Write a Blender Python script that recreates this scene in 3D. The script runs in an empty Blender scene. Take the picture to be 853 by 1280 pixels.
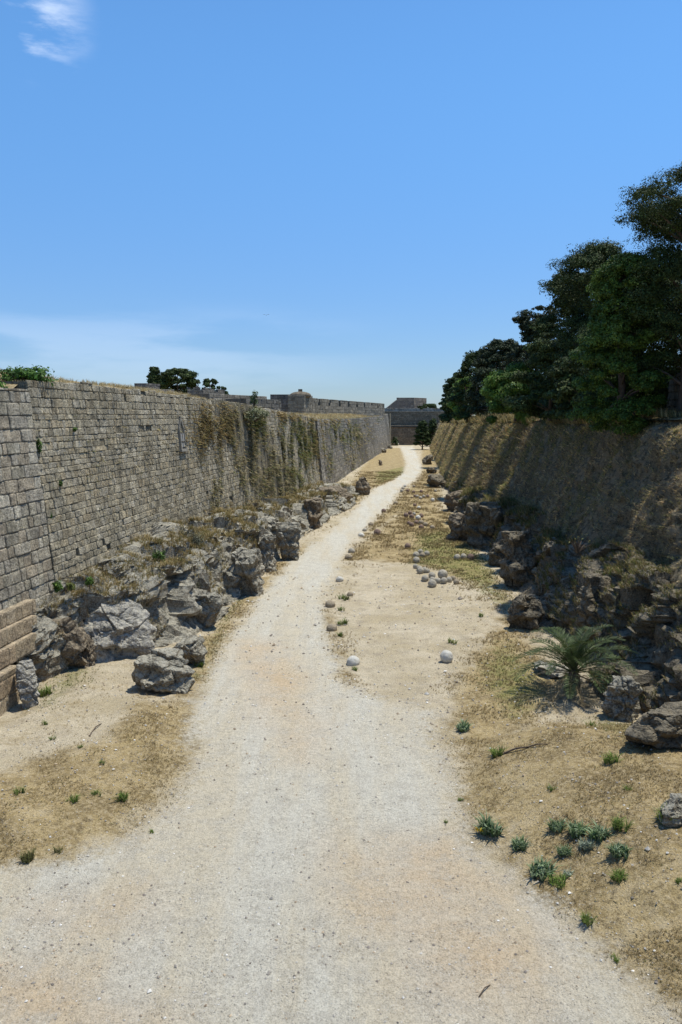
import bpy, math, random
import numpy as np
from mathutils import Vector, Matrix

random.seed(7)
RNG = np.random.default_rng(11)
S = bpy.context.scene
COL = S.collection
R = math.radians

# ------------------------------------------------------------------ camera
CAM = np.array([0.0, 0.0, 9.0])
F = 1000.0
TH = math.atan(120.0 / F)
FW = np.array([0, math.cos(TH), -math.sin(TH)])
UP = np.array([0, math.sin(TH), math.cos(TH)])
RT = np.array([1.0, 0, 0])
cd = bpy.data.cameras.new('camera')
cam = bpy.data.objects.new('camera', cd)
COL.objects.link(cam)
cam.location = CAM
cam.rotation_euler = (math.pi / 2 - TH, 0, 0)
cd.sensor_fit = 'VERTICAL'
cd.sensor_height = 36.0
cd.sensor_width = 24.0
cd.lens = F / 1280.0 * 36.0
cd.clip_end = 9000
cd.clip_start = 0.1
S.camera = cam


def ray(px, py):
    return FW + (px - 426.5) / F * RT + (640 - py) / F * UP


def at_d(px, py, d):
    r = ray(px, py)
    return CAM + r * (d / r[1])


def at_z(px, py, z=0.0):
    r = ray(px, py)
    return CAM + r * ((z - CAM[2]) / r[2])


# ------------------------------------------------------------------ noise
def _h(ix, iy, iz, seed):
    n = (ix * 374761393 + iy * 668265263 + iz * 2147483647 + seed * 1274126177) & 0xFFFFFFFF
    n = ((n ^ (n >> 13)) * 1274126177) & 0xFFFFFFFF
    n = ((n ^ (n >> 15)) * 2246822519) & 0xFFFFFFFF
    n = n ^ (n >> 16)
    return (n & 0xFFFFFF) / float(0xFFFFFF)


def vnoise(p, seed=0):
    p = np.asarray(p, float)
    i = np.floor(p).astype(np.int64)
    f = p - i
    f = f * f * f * (f * (f * 6 - 15) + 10)
    r = 0
    for dx in (0, 1):
        wx = f[..., 0] if dx else 1 - f[..., 0]
        for dy in (0, 1):
            wy = f[..., 1] if dy else 1 - f[..., 1]
            for dz in (0, 1):
                wz = f[..., 2] if dz else 1 - f[..., 2]
                r = r + wx * wy * wz * _h(i[..., 0] + dx, i[..., 1] + dy, i[..., 2] + dz, seed)
    return r * 2 - 1


def fbm(p, o=4, seed=0):
    p = np.asarray(p, float)
    a, s, r = 0.5, 1.0, 0
    for k in range(o):
        r = r + a * vnoise(p * s + k * 17.3, seed + k)
        a *= 0.5
        s *= 2.03
    return r


def worley(p, seed=0):
    """F1, F2, random value of nearest cell"""
    p = np.asarray(p, float)
    i = np.floor(p).astype(np.int64)
    f1 = np.full(p.shape[:-1], 9.0)
    f2 = np.full(p.shape[:-1], 9.0)
    v = np.zeros(p.shape[:-1])
    for dx in (-1, 0, 1):
        for dy in (-1, 0, 1):
            for dz in (-1, 0, 1):
                a, b, c = i[..., 0] + dx, i[..., 1] + dy, i[..., 2] + dz
                q = np.stack([a + _h(a, b, c, seed + 1), b + _h(a, b, c, seed + 2), c + _h(a, b, c, seed + 3)], -1)
                d = np.sqrt(((q - p) ** 2).sum(-1))
                hv = _h(a, b, c, seed + 4)
                near = d < f1
                f2 = np.where(near, f1, np.minimum(f2, d))
                v = np.where(near, hv, v)
                f1 = np.where(near, d, f1)
    return f1, f2, v


def sm(a, b, x):
    t = np.clip((np.asarray(x, float) - a) / (b - a), 0, 1)
    return t * t * (3 - 2 * t)


def P3(x, y, z=0.0):
    x = np.asarray(x, float)
    return np.stack([x, np.broadcast_to(y, x.shape), np.broadcast_to(z, x.shape)], -1)


# ------------------------------------------------------------------ mesh helpers
def mk(name, V, Fc, mat, parent=None, col=None, smooth=False, attrs=None):
    """V (n,3); Fc (m,3) or (m,4) array or list of tuples; col per-vertex rgb"""
    V = np.asarray(V, dtype=np.float32)
    me = bpy.data.meshes.new(name)
    if isinstance(Fc, np.ndarray):
        m, k = Fc.shape
        me.vertices.add(len(V))
        me.vertices.foreach_set('co', V.ravel())
        me.loops.add(m * k)
        me.loops.foreach_set('vertex_index', Fc.astype(np.int32).ravel())
        me.polygons.add(m)
        me.polygons.foreach_set('loop_start', np.arange(0, m * k, k, dtype=np.int32))
        me.update(calc_edges=True)
    else:
        me.from_pydata([tuple(map(float, v)) for v in V], [], [tuple(int(i) for i in f) for f in Fc])
        me.update()
    if col is not None:
        ca = me.color_attributes.new('Col', 'FLOAT_COLOR', 'POINT')
        c4 = np.ones((len(V), 4), np.float32)
        c4[:, :3] = col
        ca.data.foreach_set('color', c4.ravel())
    if attrs:
        for k2, a in attrs.items():
            at = me.attributes.new(k2, 'FLOAT', 'POINT')
            at.data.foreach_set('value', np.asarray(a, np.float32).ravel())
    me.validate()
    me.polygons.foreach_set('use_smooth', np.full(len(me.polygons), smooth))
    me.materials.append(mat)
    o = bpy.data.objects.new(name, me)
    COL.objects.link(o)
    if parent is not None:
        o.parent = parent
    return o


def tag(o, label=None, cat=None, group=None, kind=None):
    if label: o['label'] = label
    if cat: o['category'] = cat
    if group: o['group'] = group
    if kind: o['kind'] = kind
    return o


def empty(name, loc, label, cat, group=None, rz=0.0):
    o = bpy.data.objects.new(name, None)
    COL.objects.link(o)
    o.location = [float(v) for v in loc]
    o.rotation_euler = (0, 0, rz)
    o.empty_display_size = 0.3
    return tag(o, label, cat, group)


def grid_faces(nr, nc):
    r, c = np.meshgrid(np.arange(nr - 1), np.arange(nc - 1), indexing='ij')
    a = (r * nc + c).ravel()
    return np.stack([a, a + 1, a + nc + 1, a + nc], -1)


# ------------------------------------------------------------------ materials
class NT:
    def __init__(s, name):
        s.m = bpy.data.materials.new(name)
        s.m.use_nodes = True
        s.t = s.m.node_tree
        s.t.nodes.clear()
        s.out = s.n('ShaderNodeOutputMaterial')

    def n(s, typ, **kw):
        nd = s.t.nodes.new(typ)
        for k, v in kw.items():
            if k.startswith('i_'):
                nd.inputs[k[2:].replace('_', ' ')].default_value = v
            else:
                setattr(nd, k, v)
        return nd

    def l(s, a, b):
        s.t.links.new(a, b)

    def noise(s, vec, scale, detail=4, rough=0.55, out='Fac'):
        nd = s.n('ShaderNodeTexNoise')
        nd.inputs['Scale'].default_value = scale
        nd.inputs['Detail'].default_value = detail
        nd.inputs['Roughness'].default_value = rough
        s.l(vec, nd.inputs['Vector'])
        return nd.outputs[out]

    def ramp(s, fac, stops, interp='LINEAR'):
        nd = s.n('ShaderNodeValToRGB')
        nd.color_ramp.interpolation = interp
        el = nd.color_ramp.elements
        while len(el) < len(stops): el.new(0.5)
        for e, (p, c) in zip(el, stops):
            e.position = p
            e.color = (*c, 1) if len(c) == 3 else c
        s.l(fac, nd.inputs[0])
        return nd.outputs[0]

    def rng(s, fac, a, b, c=0.0, d=1.0):
        nd = s.n('ShaderNodeMapRange')
        s.l(fac, nd.inputs[0])
        for i, v in enumerate((a, b, c, d)): nd.inputs[i + 1].default_value = v
        return nd.outputs[0]

    def mix(s, fac, a, b, mode='MIX'):
        nd = s.n('ShaderNodeMix', data_type='RGBA', blend_type=mode)
        if isinstance(fac, (int, float)): nd.inputs[0].default_value = fac
        else: s.l(fac, nd.inputs[0])
        for sock, v in ((nd.inputs[6], a), (nd.inputs[7], b)):
            if isinstance(v, tuple): sock.default_value = (*v, 1)
            else: s.l(v, sock)
        return nd.outputs[2]

    def math(s, op, a, b=None):
        nd = s.n('ShaderNodeMath', operation=op)
        for i, v in enumerate((a, b)):
            if v is None: continue
            if isinstance(v, (int, float)): nd.inputs[i].default_value = v
            else: s.l(v, nd.inputs[i])
        return nd.outputs[0]

    def pos(s):
        return s.n('ShaderNodeNewGeometry').outputs['Position']

    def attr(s, name, out='Color'):
        return s.n('ShaderNodeAttribute', attribute_name=name).outputs[out]

    def bump(s, h, dist, strength=1.0, normal=None):
        b = s.n('ShaderNodeBump')
        b.inputs['Distance'].default_value = dist
        b.inputs['Strength'].default_value = strength
        s.l(h, b.inputs['Height'])
        if normal is not None: s.l(normal, b.inputs['Normal'])
        return b.outputs[0]

    def fin(s, color, rough=0.92, normal=None, alpha=None, spec=0.2, transl=0.0):
        p = s.n('ShaderNodeBsdfPrincipled')
        p.inputs['Roughness'].default_value = rough
        p.inputs['Specular IOR Level'].default_value = spec
        if isinstance(color, tuple): p.inputs['Base Color'].default_value = (*color, 1)
        else: s.l(color, p.inputs['Base Color'])
        if normal is not None: s.l(normal, p.inputs['Normal'])
        sh = p.outputs[0]
        if transl:
            t = s.n('ShaderNodeBsdfTranslucent')
            if isinstance(color, tuple): t.inputs[0].default_value = (*color, 1)
            else: s.l(color, t.inputs[0])
            mx = s.n('ShaderNodeMixShader')
            mx.inputs[0].default_value = transl
            s.l(sh, mx.inputs[1]); s.l(t.outputs[0], mx.inputs[2])
            sh = mx.outputs[0]
        if alpha is not None:
            t = s.n('ShaderNodeBsdfTransparent')
            mx = s.n('ShaderNodeMixShader')
            s.l(alpha, mx.inputs[0])
            s.l(t.outputs[0], mx.inputs[1]); s.l(sh, mx.inputs[2])
            sh = mx.outputs[0]
        s.l(sh, s.out.inputs[0])
        return s.m


def m_masonry(name, stain=0.5):
    n = NT(name)
    p = n.pos()
    base = n.attr('Col')
    v = n.noise(p, 2.2, 6, 0.7)
    c = n.mix(1.0, base, n.ramp(v, [(0.36, (0.6, 0.6, 0.6)), (0.5, (0.97, 0.96, 0.95)), (0.64, (1.25, 1.23, 1.18))]), 'MULTIPLY')
    fine = n.noise(p, 14, 4, 0.75)
    c = n.mix(1.0, c, n.ramp(fine, [(0.38, (0.5, 0.49, 0.47)), (0.5, (1, 1, 1)), (0.64, (1.25, 1.24, 1.2))]), 'MULTIPLY')
    # dark lichen stains
    mp = n.n('ShaderNodeMapping')
    mp.inputs['Scale'].default_value = (1, 1, 0.35)
    n.l(p, mp.inputs['Vector'])
    st = n.noise(mp.outputs[0], 0.9, 7, 0.72)
    c = n.mix(n.rng(st, 0.46, 0.66, 0, stain), c, (0.105, 0.097, 0.072))
    och = n.noise(p, 0.35, 5, 0.6)
    c = n.mix(n.rng(och, 0.55, 0.75, 0, 0.3), c, (0.30, 0.23, 0.14))
    h = n.math('ADD', fine, n.math('MULTIPLY', n.noise(p, 5, 5, 0.7), 1.5))
    return n.fin(c, 0.95, n.bump(h, 0.09, 1.0), spec=0.1)


def m_rock(name, top=(0.32, 0.31, 0.29), side=(0.16, 0.115, 0.075), dark=(0.035, 0.034, 0.032)):
    n = NT(name)
    p = n.pos()
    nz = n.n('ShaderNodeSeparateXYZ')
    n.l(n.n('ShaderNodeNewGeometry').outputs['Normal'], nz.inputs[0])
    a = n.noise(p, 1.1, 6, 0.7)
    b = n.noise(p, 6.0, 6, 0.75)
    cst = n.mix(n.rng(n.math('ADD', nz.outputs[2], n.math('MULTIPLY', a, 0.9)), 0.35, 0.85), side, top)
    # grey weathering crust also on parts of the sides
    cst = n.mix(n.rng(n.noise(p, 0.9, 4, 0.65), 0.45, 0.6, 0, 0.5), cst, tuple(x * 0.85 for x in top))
    c = n.mix(n.rng(n.math('ADD', n.math('MULTIPLY', b, 0.6), n.math('MULTIPLY', n.noise(p, 1.9, 5, 0.7), 0.4)), 0.455, 0.57, 0, 0.85), cst, dark)
    c = n.mix(n.rng(n.noise(p, 18, 3, 0.7), 0.45, 0.7, 0, 0.6), c, tuple(min(0.6, x * 1.45) for x in top))
    mp = n.n('ShaderNodeMapping')
    mp.inputs['Scale'].default_value = (1, 1, 5)
    n.l(p, mp.inputs['Vector'])
    strata = n.noise(mp.outputs[0], 1.6, 5, 0.7)
    h = n.math('ADD', n.math('MULTIPLY', b, 1.0), n.math('ADD', strata, n.math('MULTIPLY', n.noise(p, 22, 3, 0.7), 0.5)))
    return n.fin(c, 0.95, n.bump(h, 0.14, 1.0), spec=0.1)


def m_ground(path=False):
    n = NT('pale_gravel' if path else 'ground_soil')
    p = n.pos()
    big = n.noise(p, 0.35, 5, 0.6)
    mid = n.noise(p, 1.7, 6, 0.7)
    fine = n.noise(p, 8, 5, 0.75)
    vf = n.noise(p, 30, 4, 0.8)
    pt = n.noise(p, 0.9, 6, 0.72)
    sand = n.mix(n.rng(big, 0.4, 0.6), (0.43, 0.365, 0.25), (0.53, 0.465, 0.35))
    sand = n.mix(n.rng(mid, 0.48, 0.64, 0, 0.7), sand, (0.36, 0.31, 0.235))
    dry = n.mix(n.rng(pt, 0.40, 0.60), (0.43, 0.33, 0.165), (0.22, 0.165, 0.08))
    dry = n.mix(n.rng(fine, 0.46, 0.62, 0, 0.8), dry, (0.47, 0.38, 0.235))
    dry = n.mix(n.rng(n.noise(p, 5.0, 5, 0.8), 0.52, 0.62, 0, 0.7), dry, (0.14, 0.105, 0.055))
    grn = n.mix(n.rng(fine, 0.42, 0.58), (0.11, 0.145, 0.035), (0.24, 0.225, 0.085))
    ctr = n.math('SUBTRACT', n.math('ADD', n.math('MULTIPLY', pt, 0.7), n.math('MULTIPLY', fine, 0.3)), 0.5)
    dv = n.math('ADD', n.attr('dry', 'Fac'), n.math('MULTIPLY', ctr, 3.6))
    c = n.mix(n.rng(dv, 0.35, 0.95, 0, 0.95), sand, dry)
    gv = n.math('ADD', n.attr('green', 'Fac'), n.math('MULTIPLY', n.math('SUBTRACT', n.math('ADD', n.math('MULTIPLY', mid, 0.5), n.math('MULTIPLY', fine, 0.5)), 0.5), 3.0))
    c = n.mix(n.rng(gv, 0.35, 0.95, 0, 0.85), c, grn)
    # small stones & dark specks of litter
    vo = n.n('ShaderNodeTexVoronoi'); vo.inputs['Scale'].default_value = 14
    n.l(p, vo.inputs['Vector'])
    sp = n.math('MULTIPLY', n.rng(vo.outputs['Distance'], 0.14, 0.28, 1, 0), n.rng(n.noise(p, 1.6, 5, 0.65), 0.45, 0.6, 0.1, 1))
    c = n.mix(n.math('MULTIPLY', sp, 0.8), c, n.mix(n.rng(n.noise(p, 7, 2), 0.45, 0.55), (0.12, 0.10, 0.07), (0.60, 0.56, 0.49)))
    c = n.mix(1.0, c, n.ramp(vf, [(0.36, (0.58, 0.56, 0.53)), (0.5, (1, 1, 1)), (0.64, (1.28, 1.27, 1.25))]), 'MULTIPLY')
    h = n.math('ADD', n.math('ADD', fine, n.math('MULTIPLY', vf, 0.7)), n.math('MULTIPLY', sp, 0.5))
    if path:
        mp = n.n('ShaderNodeMapping')
        mp.inputs['Scale'].default_value = (1.0, 0.13, 1)
        n.l(p, mp.inputs['Vector'])
        band = n.noise(mp.outputs[0], 0.75, 4, 0.6)
        g = n.mix(n.rng(band, 0.42, 0.58), (0.565, 0.54, 0.465), (0.55, 0.495, 0.385))
        g = n.mix(n.math('MULTIPLY', n.attr('buff', 'Fac'), n.rng(n.math('ADD', big, n.math('MULTIPLY', mid, 0.5)), 0.60, 0.82, 0.3, 0.85)), g, (0.54, 0.415, 0.27))
        g = n.mix(n.rng(mid, 0.47, 0.62, 0, 0.55), g, (0.46, 0.43, 0.365))
        v2 = n.n('ShaderNodeTexVoronoi'); v2.inputs['Scale'].default_value = 22
        n.l(p, v2.inputs['Vector'])
        g = n.mix(n.math('MULTIPLY', n.rng(v2.outputs['Distance'], 0.1, 0.36, 1, 0), n.rng(mid, 0.42, 0.58, 0.15, 0.75)), g,
                  n.mix(n.rng(n.noise(p, 13, 2), 0.44, 0.56), (0.27, 0.26, 0.24), (0.68, 0.665, 0.62)))
        g = n.mix(1.0, g, n.ramp(vf, [(0.36, (0.66, 0.65, 0.64)), (0.5, (1, 1, 1)), (0.64, (1.16, 1.16, 1.16))]), 'MULTIPLY')
        g = n.mix(1.0, g, n.ramp(fine, [(0.4, (0.86, 0.855, 0.85)), (0.52, (1, 1, 1)), (0.66, (1.06, 1.06, 1.06))]), 'MULTIPLY')
        al = n.math('ADD', n.attr('path', 'Fac'), n.math('MULTIPLY', n.math('SUBTRACT', n.math('ADD', n.math('MULTIPLY', mid, 0.5), n.math('MULTIPLY', fine, 0.5)), 0.5), 2.2))
        edge = n.math('MULTIPLY', n.rng(al, 0.25, 0.8), n.rng(n.attr('path', 'Fac'), 0.02, 0.14))
        c = n.mix(edge, c, g)
    return n.fin(c, 0.97, n.bump(h, 0.06, 1.0), spec=0.05)


def m_attr(name, rough=0.8, transl=0.0, spec=0.15, var=True):
    n = NT(name)
    c = n.attr('Col')
    if var:
        c = n.mix(1.0, c, n.ramp(n.noise(n.pos(), 1.3, 4, 0.6), [(0.3, (0.7, 0.7, 0.7)), (0.7, (1.25, 1.25, 1.25))]), 'MULTIPLY')
    return n.fin(c, rough, transl=transl, spec=spec)


def m_scarp():
    """earth and weathered masonry of the overgrown right wall"""
    n = NT('overgrown_masonry')
    p = n.pos()
    a = n.noise(p, 0.6, 6, 0.7)
    b = n.noise(p, 3.5, 6, 0.75)
    f = n.noise(p, 16, 4, 0.8)
    c = n.mix(n.rng(a, 0.35, 0.65), (0.25, 0.21, 0.145), (0.36, 0.30, 0.20))
    c = n.mix(n.rng(b, 0.46, 0.58, 0, 0.85), c, (0.075, 0.068, 0.045))
    c = n.mix(n.rng(f, 0.52, 0.62, 0, 0.7), c, (0.38, 0.32, 0.22))
    h = n.math('ADD', n.math('MULTIPLY', b, 1.4), f)
    return n.fin(c, 0.97, n.bump(h, 0.16, 1.0), spec=0.05)


def m_ball(name, c1, c2):
    n = NT(name)
    tc = n.n('ShaderNodeTexCoord').outputs['Object']
    a = n.noise(tc, 3.0, 5, 0.7)
    b = n.noise(tc, 16, 4, 0.75)
    c = n.mix(n.rng(a, 0.35, 0.65), c1, c2)
    c = n.mix(n.rng(b, 0.52, 0.68, 0, 0.5), c, tuple(x * 0.45 for x in c1))
    return n.fin(c, 0.9, n.bump(n.math('ADD', a, b), 0.05, 0.8), spec=0.15)


M = dict(
    wall=m_masonry('weathered_grey_ashlar', 0.6),
    tan=m_masonry('tan_ashlar', 0.10),
    far=m_masonry('far_grey_masonry', 0.45),
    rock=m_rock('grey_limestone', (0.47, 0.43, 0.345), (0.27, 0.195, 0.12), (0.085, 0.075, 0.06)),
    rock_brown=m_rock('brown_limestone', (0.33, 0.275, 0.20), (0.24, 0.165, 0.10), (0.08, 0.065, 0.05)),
    rock_dark=m_rock('dark_limestone', (0.27, 0.235, 0.175), (0.17, 0.13, 0.08), (0.045, 0.04, 0.03)),  # same rock pattern in darker tones than the grey limestone
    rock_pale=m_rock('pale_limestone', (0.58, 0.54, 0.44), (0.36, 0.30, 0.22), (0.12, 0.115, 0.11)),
    ground=m_ground(), path=m_ground(True), scarp=m_scarp(),
    grass=m_attr('grass_blades', 0.8, 0.25),
    leaf=m_attr('foliage', 0.6, 0.18, 0.25),
    needle=m_attr('conifer_needles', 0.7, 0.06, 0.2),
    stone=m_attr('loose_stones', 0.95, 0, 0.1),
    bark=NT('bark').fin((0.10, 0.08, 0.06), 0.9),
)
n_ = NT('bark_rough'); b_ = n_.noise(n_.pos(), 9, 5, 0.7)
M['bark'] = n_.fin(n_.mix(b_, (0.05, 0.04, 0.03), (0.17, 0.13, 0.10)), 0.95, n_.bump(b_, 0.05))

# ------------------------------------------------------------------ plan curves
def wl_x(y):            # foot line (z=0) of the left wall
    return -13.78 + 0.12 * np.asarray(y, float)


LB = 0.09               # left wall batter
LU = np.array([0.12, 1.0]) / math.hypot(0.12, 1.0)
LN = np.array([LU[1], -LU[0]])


def wl_top(y):
    return np.interp(y, [0, 28.85, 28.9, 33, 43, 60, 80, 98, 101, 140, 200, 240], [9.85, 9.95, 10.28, 10.32, 10.2, 9.95, 9.3, 8.7, 8.6, 8.55, 8.95, 9.7])


def wr_x(y):            # foot of the right wall
    return np.interp(y, [0, 10, 25, 50, 80, 103, 150, 215, 260], [10.4, 10.6, 11.0, 12.0, 12.8, 13.6, 18.0, 24.0, 28.5])


def wr_shelf(y):
    return np.interp(y, [0, 15, 28, 45, 60, 80, 103, 120, 300], [3.4, 3.4, 3.0, 2.5, 1.9, 1.5, 0.5, -0.1, -0.1])


RB = 0.42


def wr_top(y):
    return np.interp(y, [0, 30, 60, 100, 150, 215, 260], [8.9, 8.9, 8.75, 8.4, 7.9, 7.5, 7.3])


def wr_xt(y):
    return wr_x(y) + RB * (wr_top(y) - np.maximum(wr_shelf(y), 0))


# ------------------------------------------------------------------ ground
def poly_sd(X, Y, pts):
    """signed distance to polygon (positive inside)"""
    pts = np.asarray(pts, float)
    n = len(pts)
    d = np.full(X.shape, 1e9)
    inside = np.zeros(X.shape, bool)
    for i in range(n):
        ax, ay = pts[i]; bx, by = pts[(i + 1) % n]
        ex, ey = bx - ax, by - ay
        L = ex * ex + ey * ey + 1e-9
        t = np.clip(((X - ax) * ex + (Y - ay) * ey) / L, 0, 1)
        d = np.minimum(d, np.hypot(X - ax - t * ex, Y - ay - t * ey))
        c = ((ay > Y) != (by > Y)) & (X < (bx - ax) * (Y - ay) / (by - ay + 1e-12) + ax)
        inside ^= c
    return np.where(inside, d, -d)


def W(pts):
    return [tuple(at_z(px, py)[:2]) for px, py in pts]


PATH = W([(500, 558), (504, 566), (508, 580), (505, 590), (492, 600), (467, 611), (452, 630), (436, 645), (412, 664), (385, 685), (362, 702), (332, 738),
          (305, 772), (282, 803), (260, 850), (247, 905), (240, 955), (212, 1003), (160, 1045), (90, 1078), (-60, 1092), (-500, 1200), (-500, 1600), (950, 1600),
          (830, 1262), (745, 1190), (690, 1140), (640, 1095), (595, 1050), (572, 1000), (560, 950), (540, 890), (470, 868), (424, 845), (410, 800), (406, 760), (418, 720), (431, 692), (450, 668), (468, 650), (481, 640),
          (490, 630), (499, 612), (519, 600), (527, 590), (526, 580), (521, 566), (517, 558)])
# bare sandy gravel on the right of the path
SAND = W([(440, 735), (470, 712), (520, 705), (560, 722), (612, 732), (628, 765), (590, 800), (560, 850), (545, 900), (470, 880), (440, 830), (425, 780)])
GREENS = [W([(640, 800), (690, 870), (640, 900), (600, 860), (610, 810)]), W([(520, 668), (560, 660), (572, 690), (600, 705), (632, 745), (612, 748), (560, 715), (515, 705)]),
          W([(545, 655), (575, 670), (610, 700), (640, 760), (620, 755), (580, 715), (550, 690)]),
          W([(470, 590), (505, 583), (509, 592), (490, 601), (470, 606)]),
          W([(770, 900), (853, 945), (900, 975), (780, 965), (745, 930), (740, 900)]),
          W([(52, 880), (75, 842), (110, 826), (118, 838), (80, 870), (60, 892)]),
          W([(232, 850), (262, 815), (275, 770), (300, 750), (268, 815), (252, 850)])]
BUFFS = [W([(420, 1060), (560, 1050), (640, 1120), (680, 1200), (650, 1290), (560, 1290), (480, 1180), (420, 1120)]),
         W([(-80, 1210), (120, 1205), (200, 1290), (-80, 1300)]), W([(60, 1140), (160, 1120), (180, 1160), (80, 1175)]),
         W([(300, 800), (340, 800), (400, 880), (380, 950), (330, 900)])]
RBANK = W([(640, 905), (600, 930), (572, 985), (592, 1040), (642, 1090), (705, 1150), (760, 1195), (853, 1262), (1000, 1400), (1700, 1500), (1500, 900), (900, 905)])
LMOUND = W([(240, 900), (235, 950), (205, 1000), (150, 1040), (80, 1070), (-60, 1085), (-400, 1100), (-400, 900), (0, 900), (100, 850), (200, 870)])
DRYS = [W([(-60, 985), (60, 965), (130, 940), (190, 880), (243, 880), (236, 955), (208, 1000), (155, 1042), (85, 1072), (-60, 1085)]),
        W([(575, 985), (600, 930), (700, 900), (853, 930), (1100, 990), (1100, 1500), (853, 1262), (745, 1185), (640, 1090), (592, 1040)]),
        W([(500, 640), (560, 640), (640, 760), (700, 860), (640, 930), (580, 960), (560, 860), (620, 780), (560, 715), (480, 700), (430, 700), (480, 660)]),
        W([(470, 560), (500, 560), (508, 580), (500, 598), (462, 612), (445, 630), (440, 605)]),
        W([(528, 560), (545, 565), (550, 640), (500, 640), (455, 672), (480, 640), (528, 595)]),
        W([(425, 780), (400, 760), (418, 800), (418, 850), (450, 870), (440, 820)]),
        W([(232, 870), (262, 850), (300, 775), (350, 715), (395, 680), (360, 690), (300, 750), (240, 820)])]


def hgt(x, y, detail=True):
    x = np.asarray(x, float); y = np.asarray(y, float)
    rb = poly_sd(x, y, RBANK)
    lm = poly_sd(x, y, LMOUND)
    near = sm(70, 50, np.abs(y - 10)) * sm(60, 30, np.abs(x))
    h = (0.75 * sm(-0.3, 2.6, rb) + 0.25 * sm(1.5, 5, rb)) * near + 0.28 * sm(-0.3, 1.6, lm) * near
    fade = sm(500, 300, np.abs(y)) * sm(120, 60, np.abs(x - 0.1 * y))
    h = h + 0.05 * fbm(P3(x * 0.25, y * 0.25), 2, 3) * fade
    if detail:
        pt = sm(-0.4, 0.8, poly_sd(x, y, PATH))
        h = h + fade * (1 - 0.82 * pt) * (0.10 * fbm(P3(x * 1.1, y * 1.1), 3, 5) + 0.05 * fbm(P3(x * 5, y * 5), 2, 8)) * sm(120, 60, y)
        h = h + fade * pt * 0.03 * fbm(P3(x * 0.9, y * 0.9), 3, 12)
    return h


def gz(x, y):
    return float(hgt(np.array([x]), np.array([y]))[0])


def place(px, py):
    z = 0.0
    for _ in range(6):
        q = at_z(px, py, z)
        z = 0.5 * z + 0.5 * float(hgt(np.array([q[0]]), np.array([q[1]]), True)[0])
    q = at_z(px, py, z)
    return np.array([q[0], q[1], gz(q[0], q[1])])


yy = [-4000, -800, -200, -60, -20, -5]
y = 2.0
while y < 262:
    yy.append(y)
    y += 0.11 if y < 34 else 0.11 + (y - 34) * 0.012
yy += [275, 300, 350, 450, 700, 1500, 6000]
uu = np.concatenate([[-5000, -900, -250, -90, -45, -28, -20], np.arange(-14.5, 15.6, 0.12), [18, 22, 28, 45, 90, 250, 900, 5000]])
yy = np.array(yy)
UUm, YYm = np.meshgrid(uu, yy)
XXm = UUm + 0.105 * np.clip(YYm - 15, 0, 260) 
HH = hgt(XXm, YYm)
Vg = np.stack([XXm, YYm, HH], -1).reshape(-1, 3)
Fg = grid_faces(len(yy), len(uu))
psd = poly_sd(XXm, YYm, PATH)
wob = 0.45 * fbm(P3(XXm * 0.5, YYm * 0.5), 3, 31)
scl = np.clip(YYm / 30.0, 0.8, 3.0)
pathm = sm(-0.9, 1.0, psd / 1.0 + wob)
dry = np.zeros_like(psd)
for q in DRYS: dry = np.maximum(dry, sm(-1.4, 1.0, poly_sd(XXm, YYm, q) + wob))
ssd = sm(-1.0, 0.8, poly_sd(XXm, YYm, SAND) + wob)
dry = np.maximum(np.minimum(dry * 1.15, 1.12), 0.30 * (1 - ssd)) * (1 - 0.9 * ssd)
green = 0.42 * sm(42, 62, YYm) * (1 - pathm) * (0.6 + 0.9 * fbm(P3(XXm * .25, YYm * .12), 2, 77))
for q in GREENS: green = np.maximum(green, sm(-0.9, 0.9, poly_sd(XXm, YYm, q) + wob))
buff = np.zeros_like(psd)
for q in BUFFS: buff = np.maximum(buff, sm(-1.2, 1.0, poly_sd(XXm, YYm, q) + wob))
far = sm(1000, 400, np.abs(YYm))
gro = mk('ground', Vg, Fg, M['ground'], smooth=True, attrs=dict(dry=dry, green=green * 0.78))
tag(gro, kind='structure')
pf = pathm.reshape(-1)
keep = (pf[Fg].max(1) > 0.001) & (np.abs(Vg[Fg[:, 0], 1]) < 400)
Fp = Fg[keep]
used, inv = np.unique(Fp, return_inverse=True)
Vp = Vg[used] + np.array([0, 0, 0.006])
tag(mk('gravel_path', Vp, inv.reshape(Fp.shape), M['path'], smooth=True, attrs=dict(path=pf[used], buff=buff.reshape(-1)[used], dry=dry.reshape(-1)[used], green=green.reshape(-1)[used] * 0.78)), kind='structure')

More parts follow.
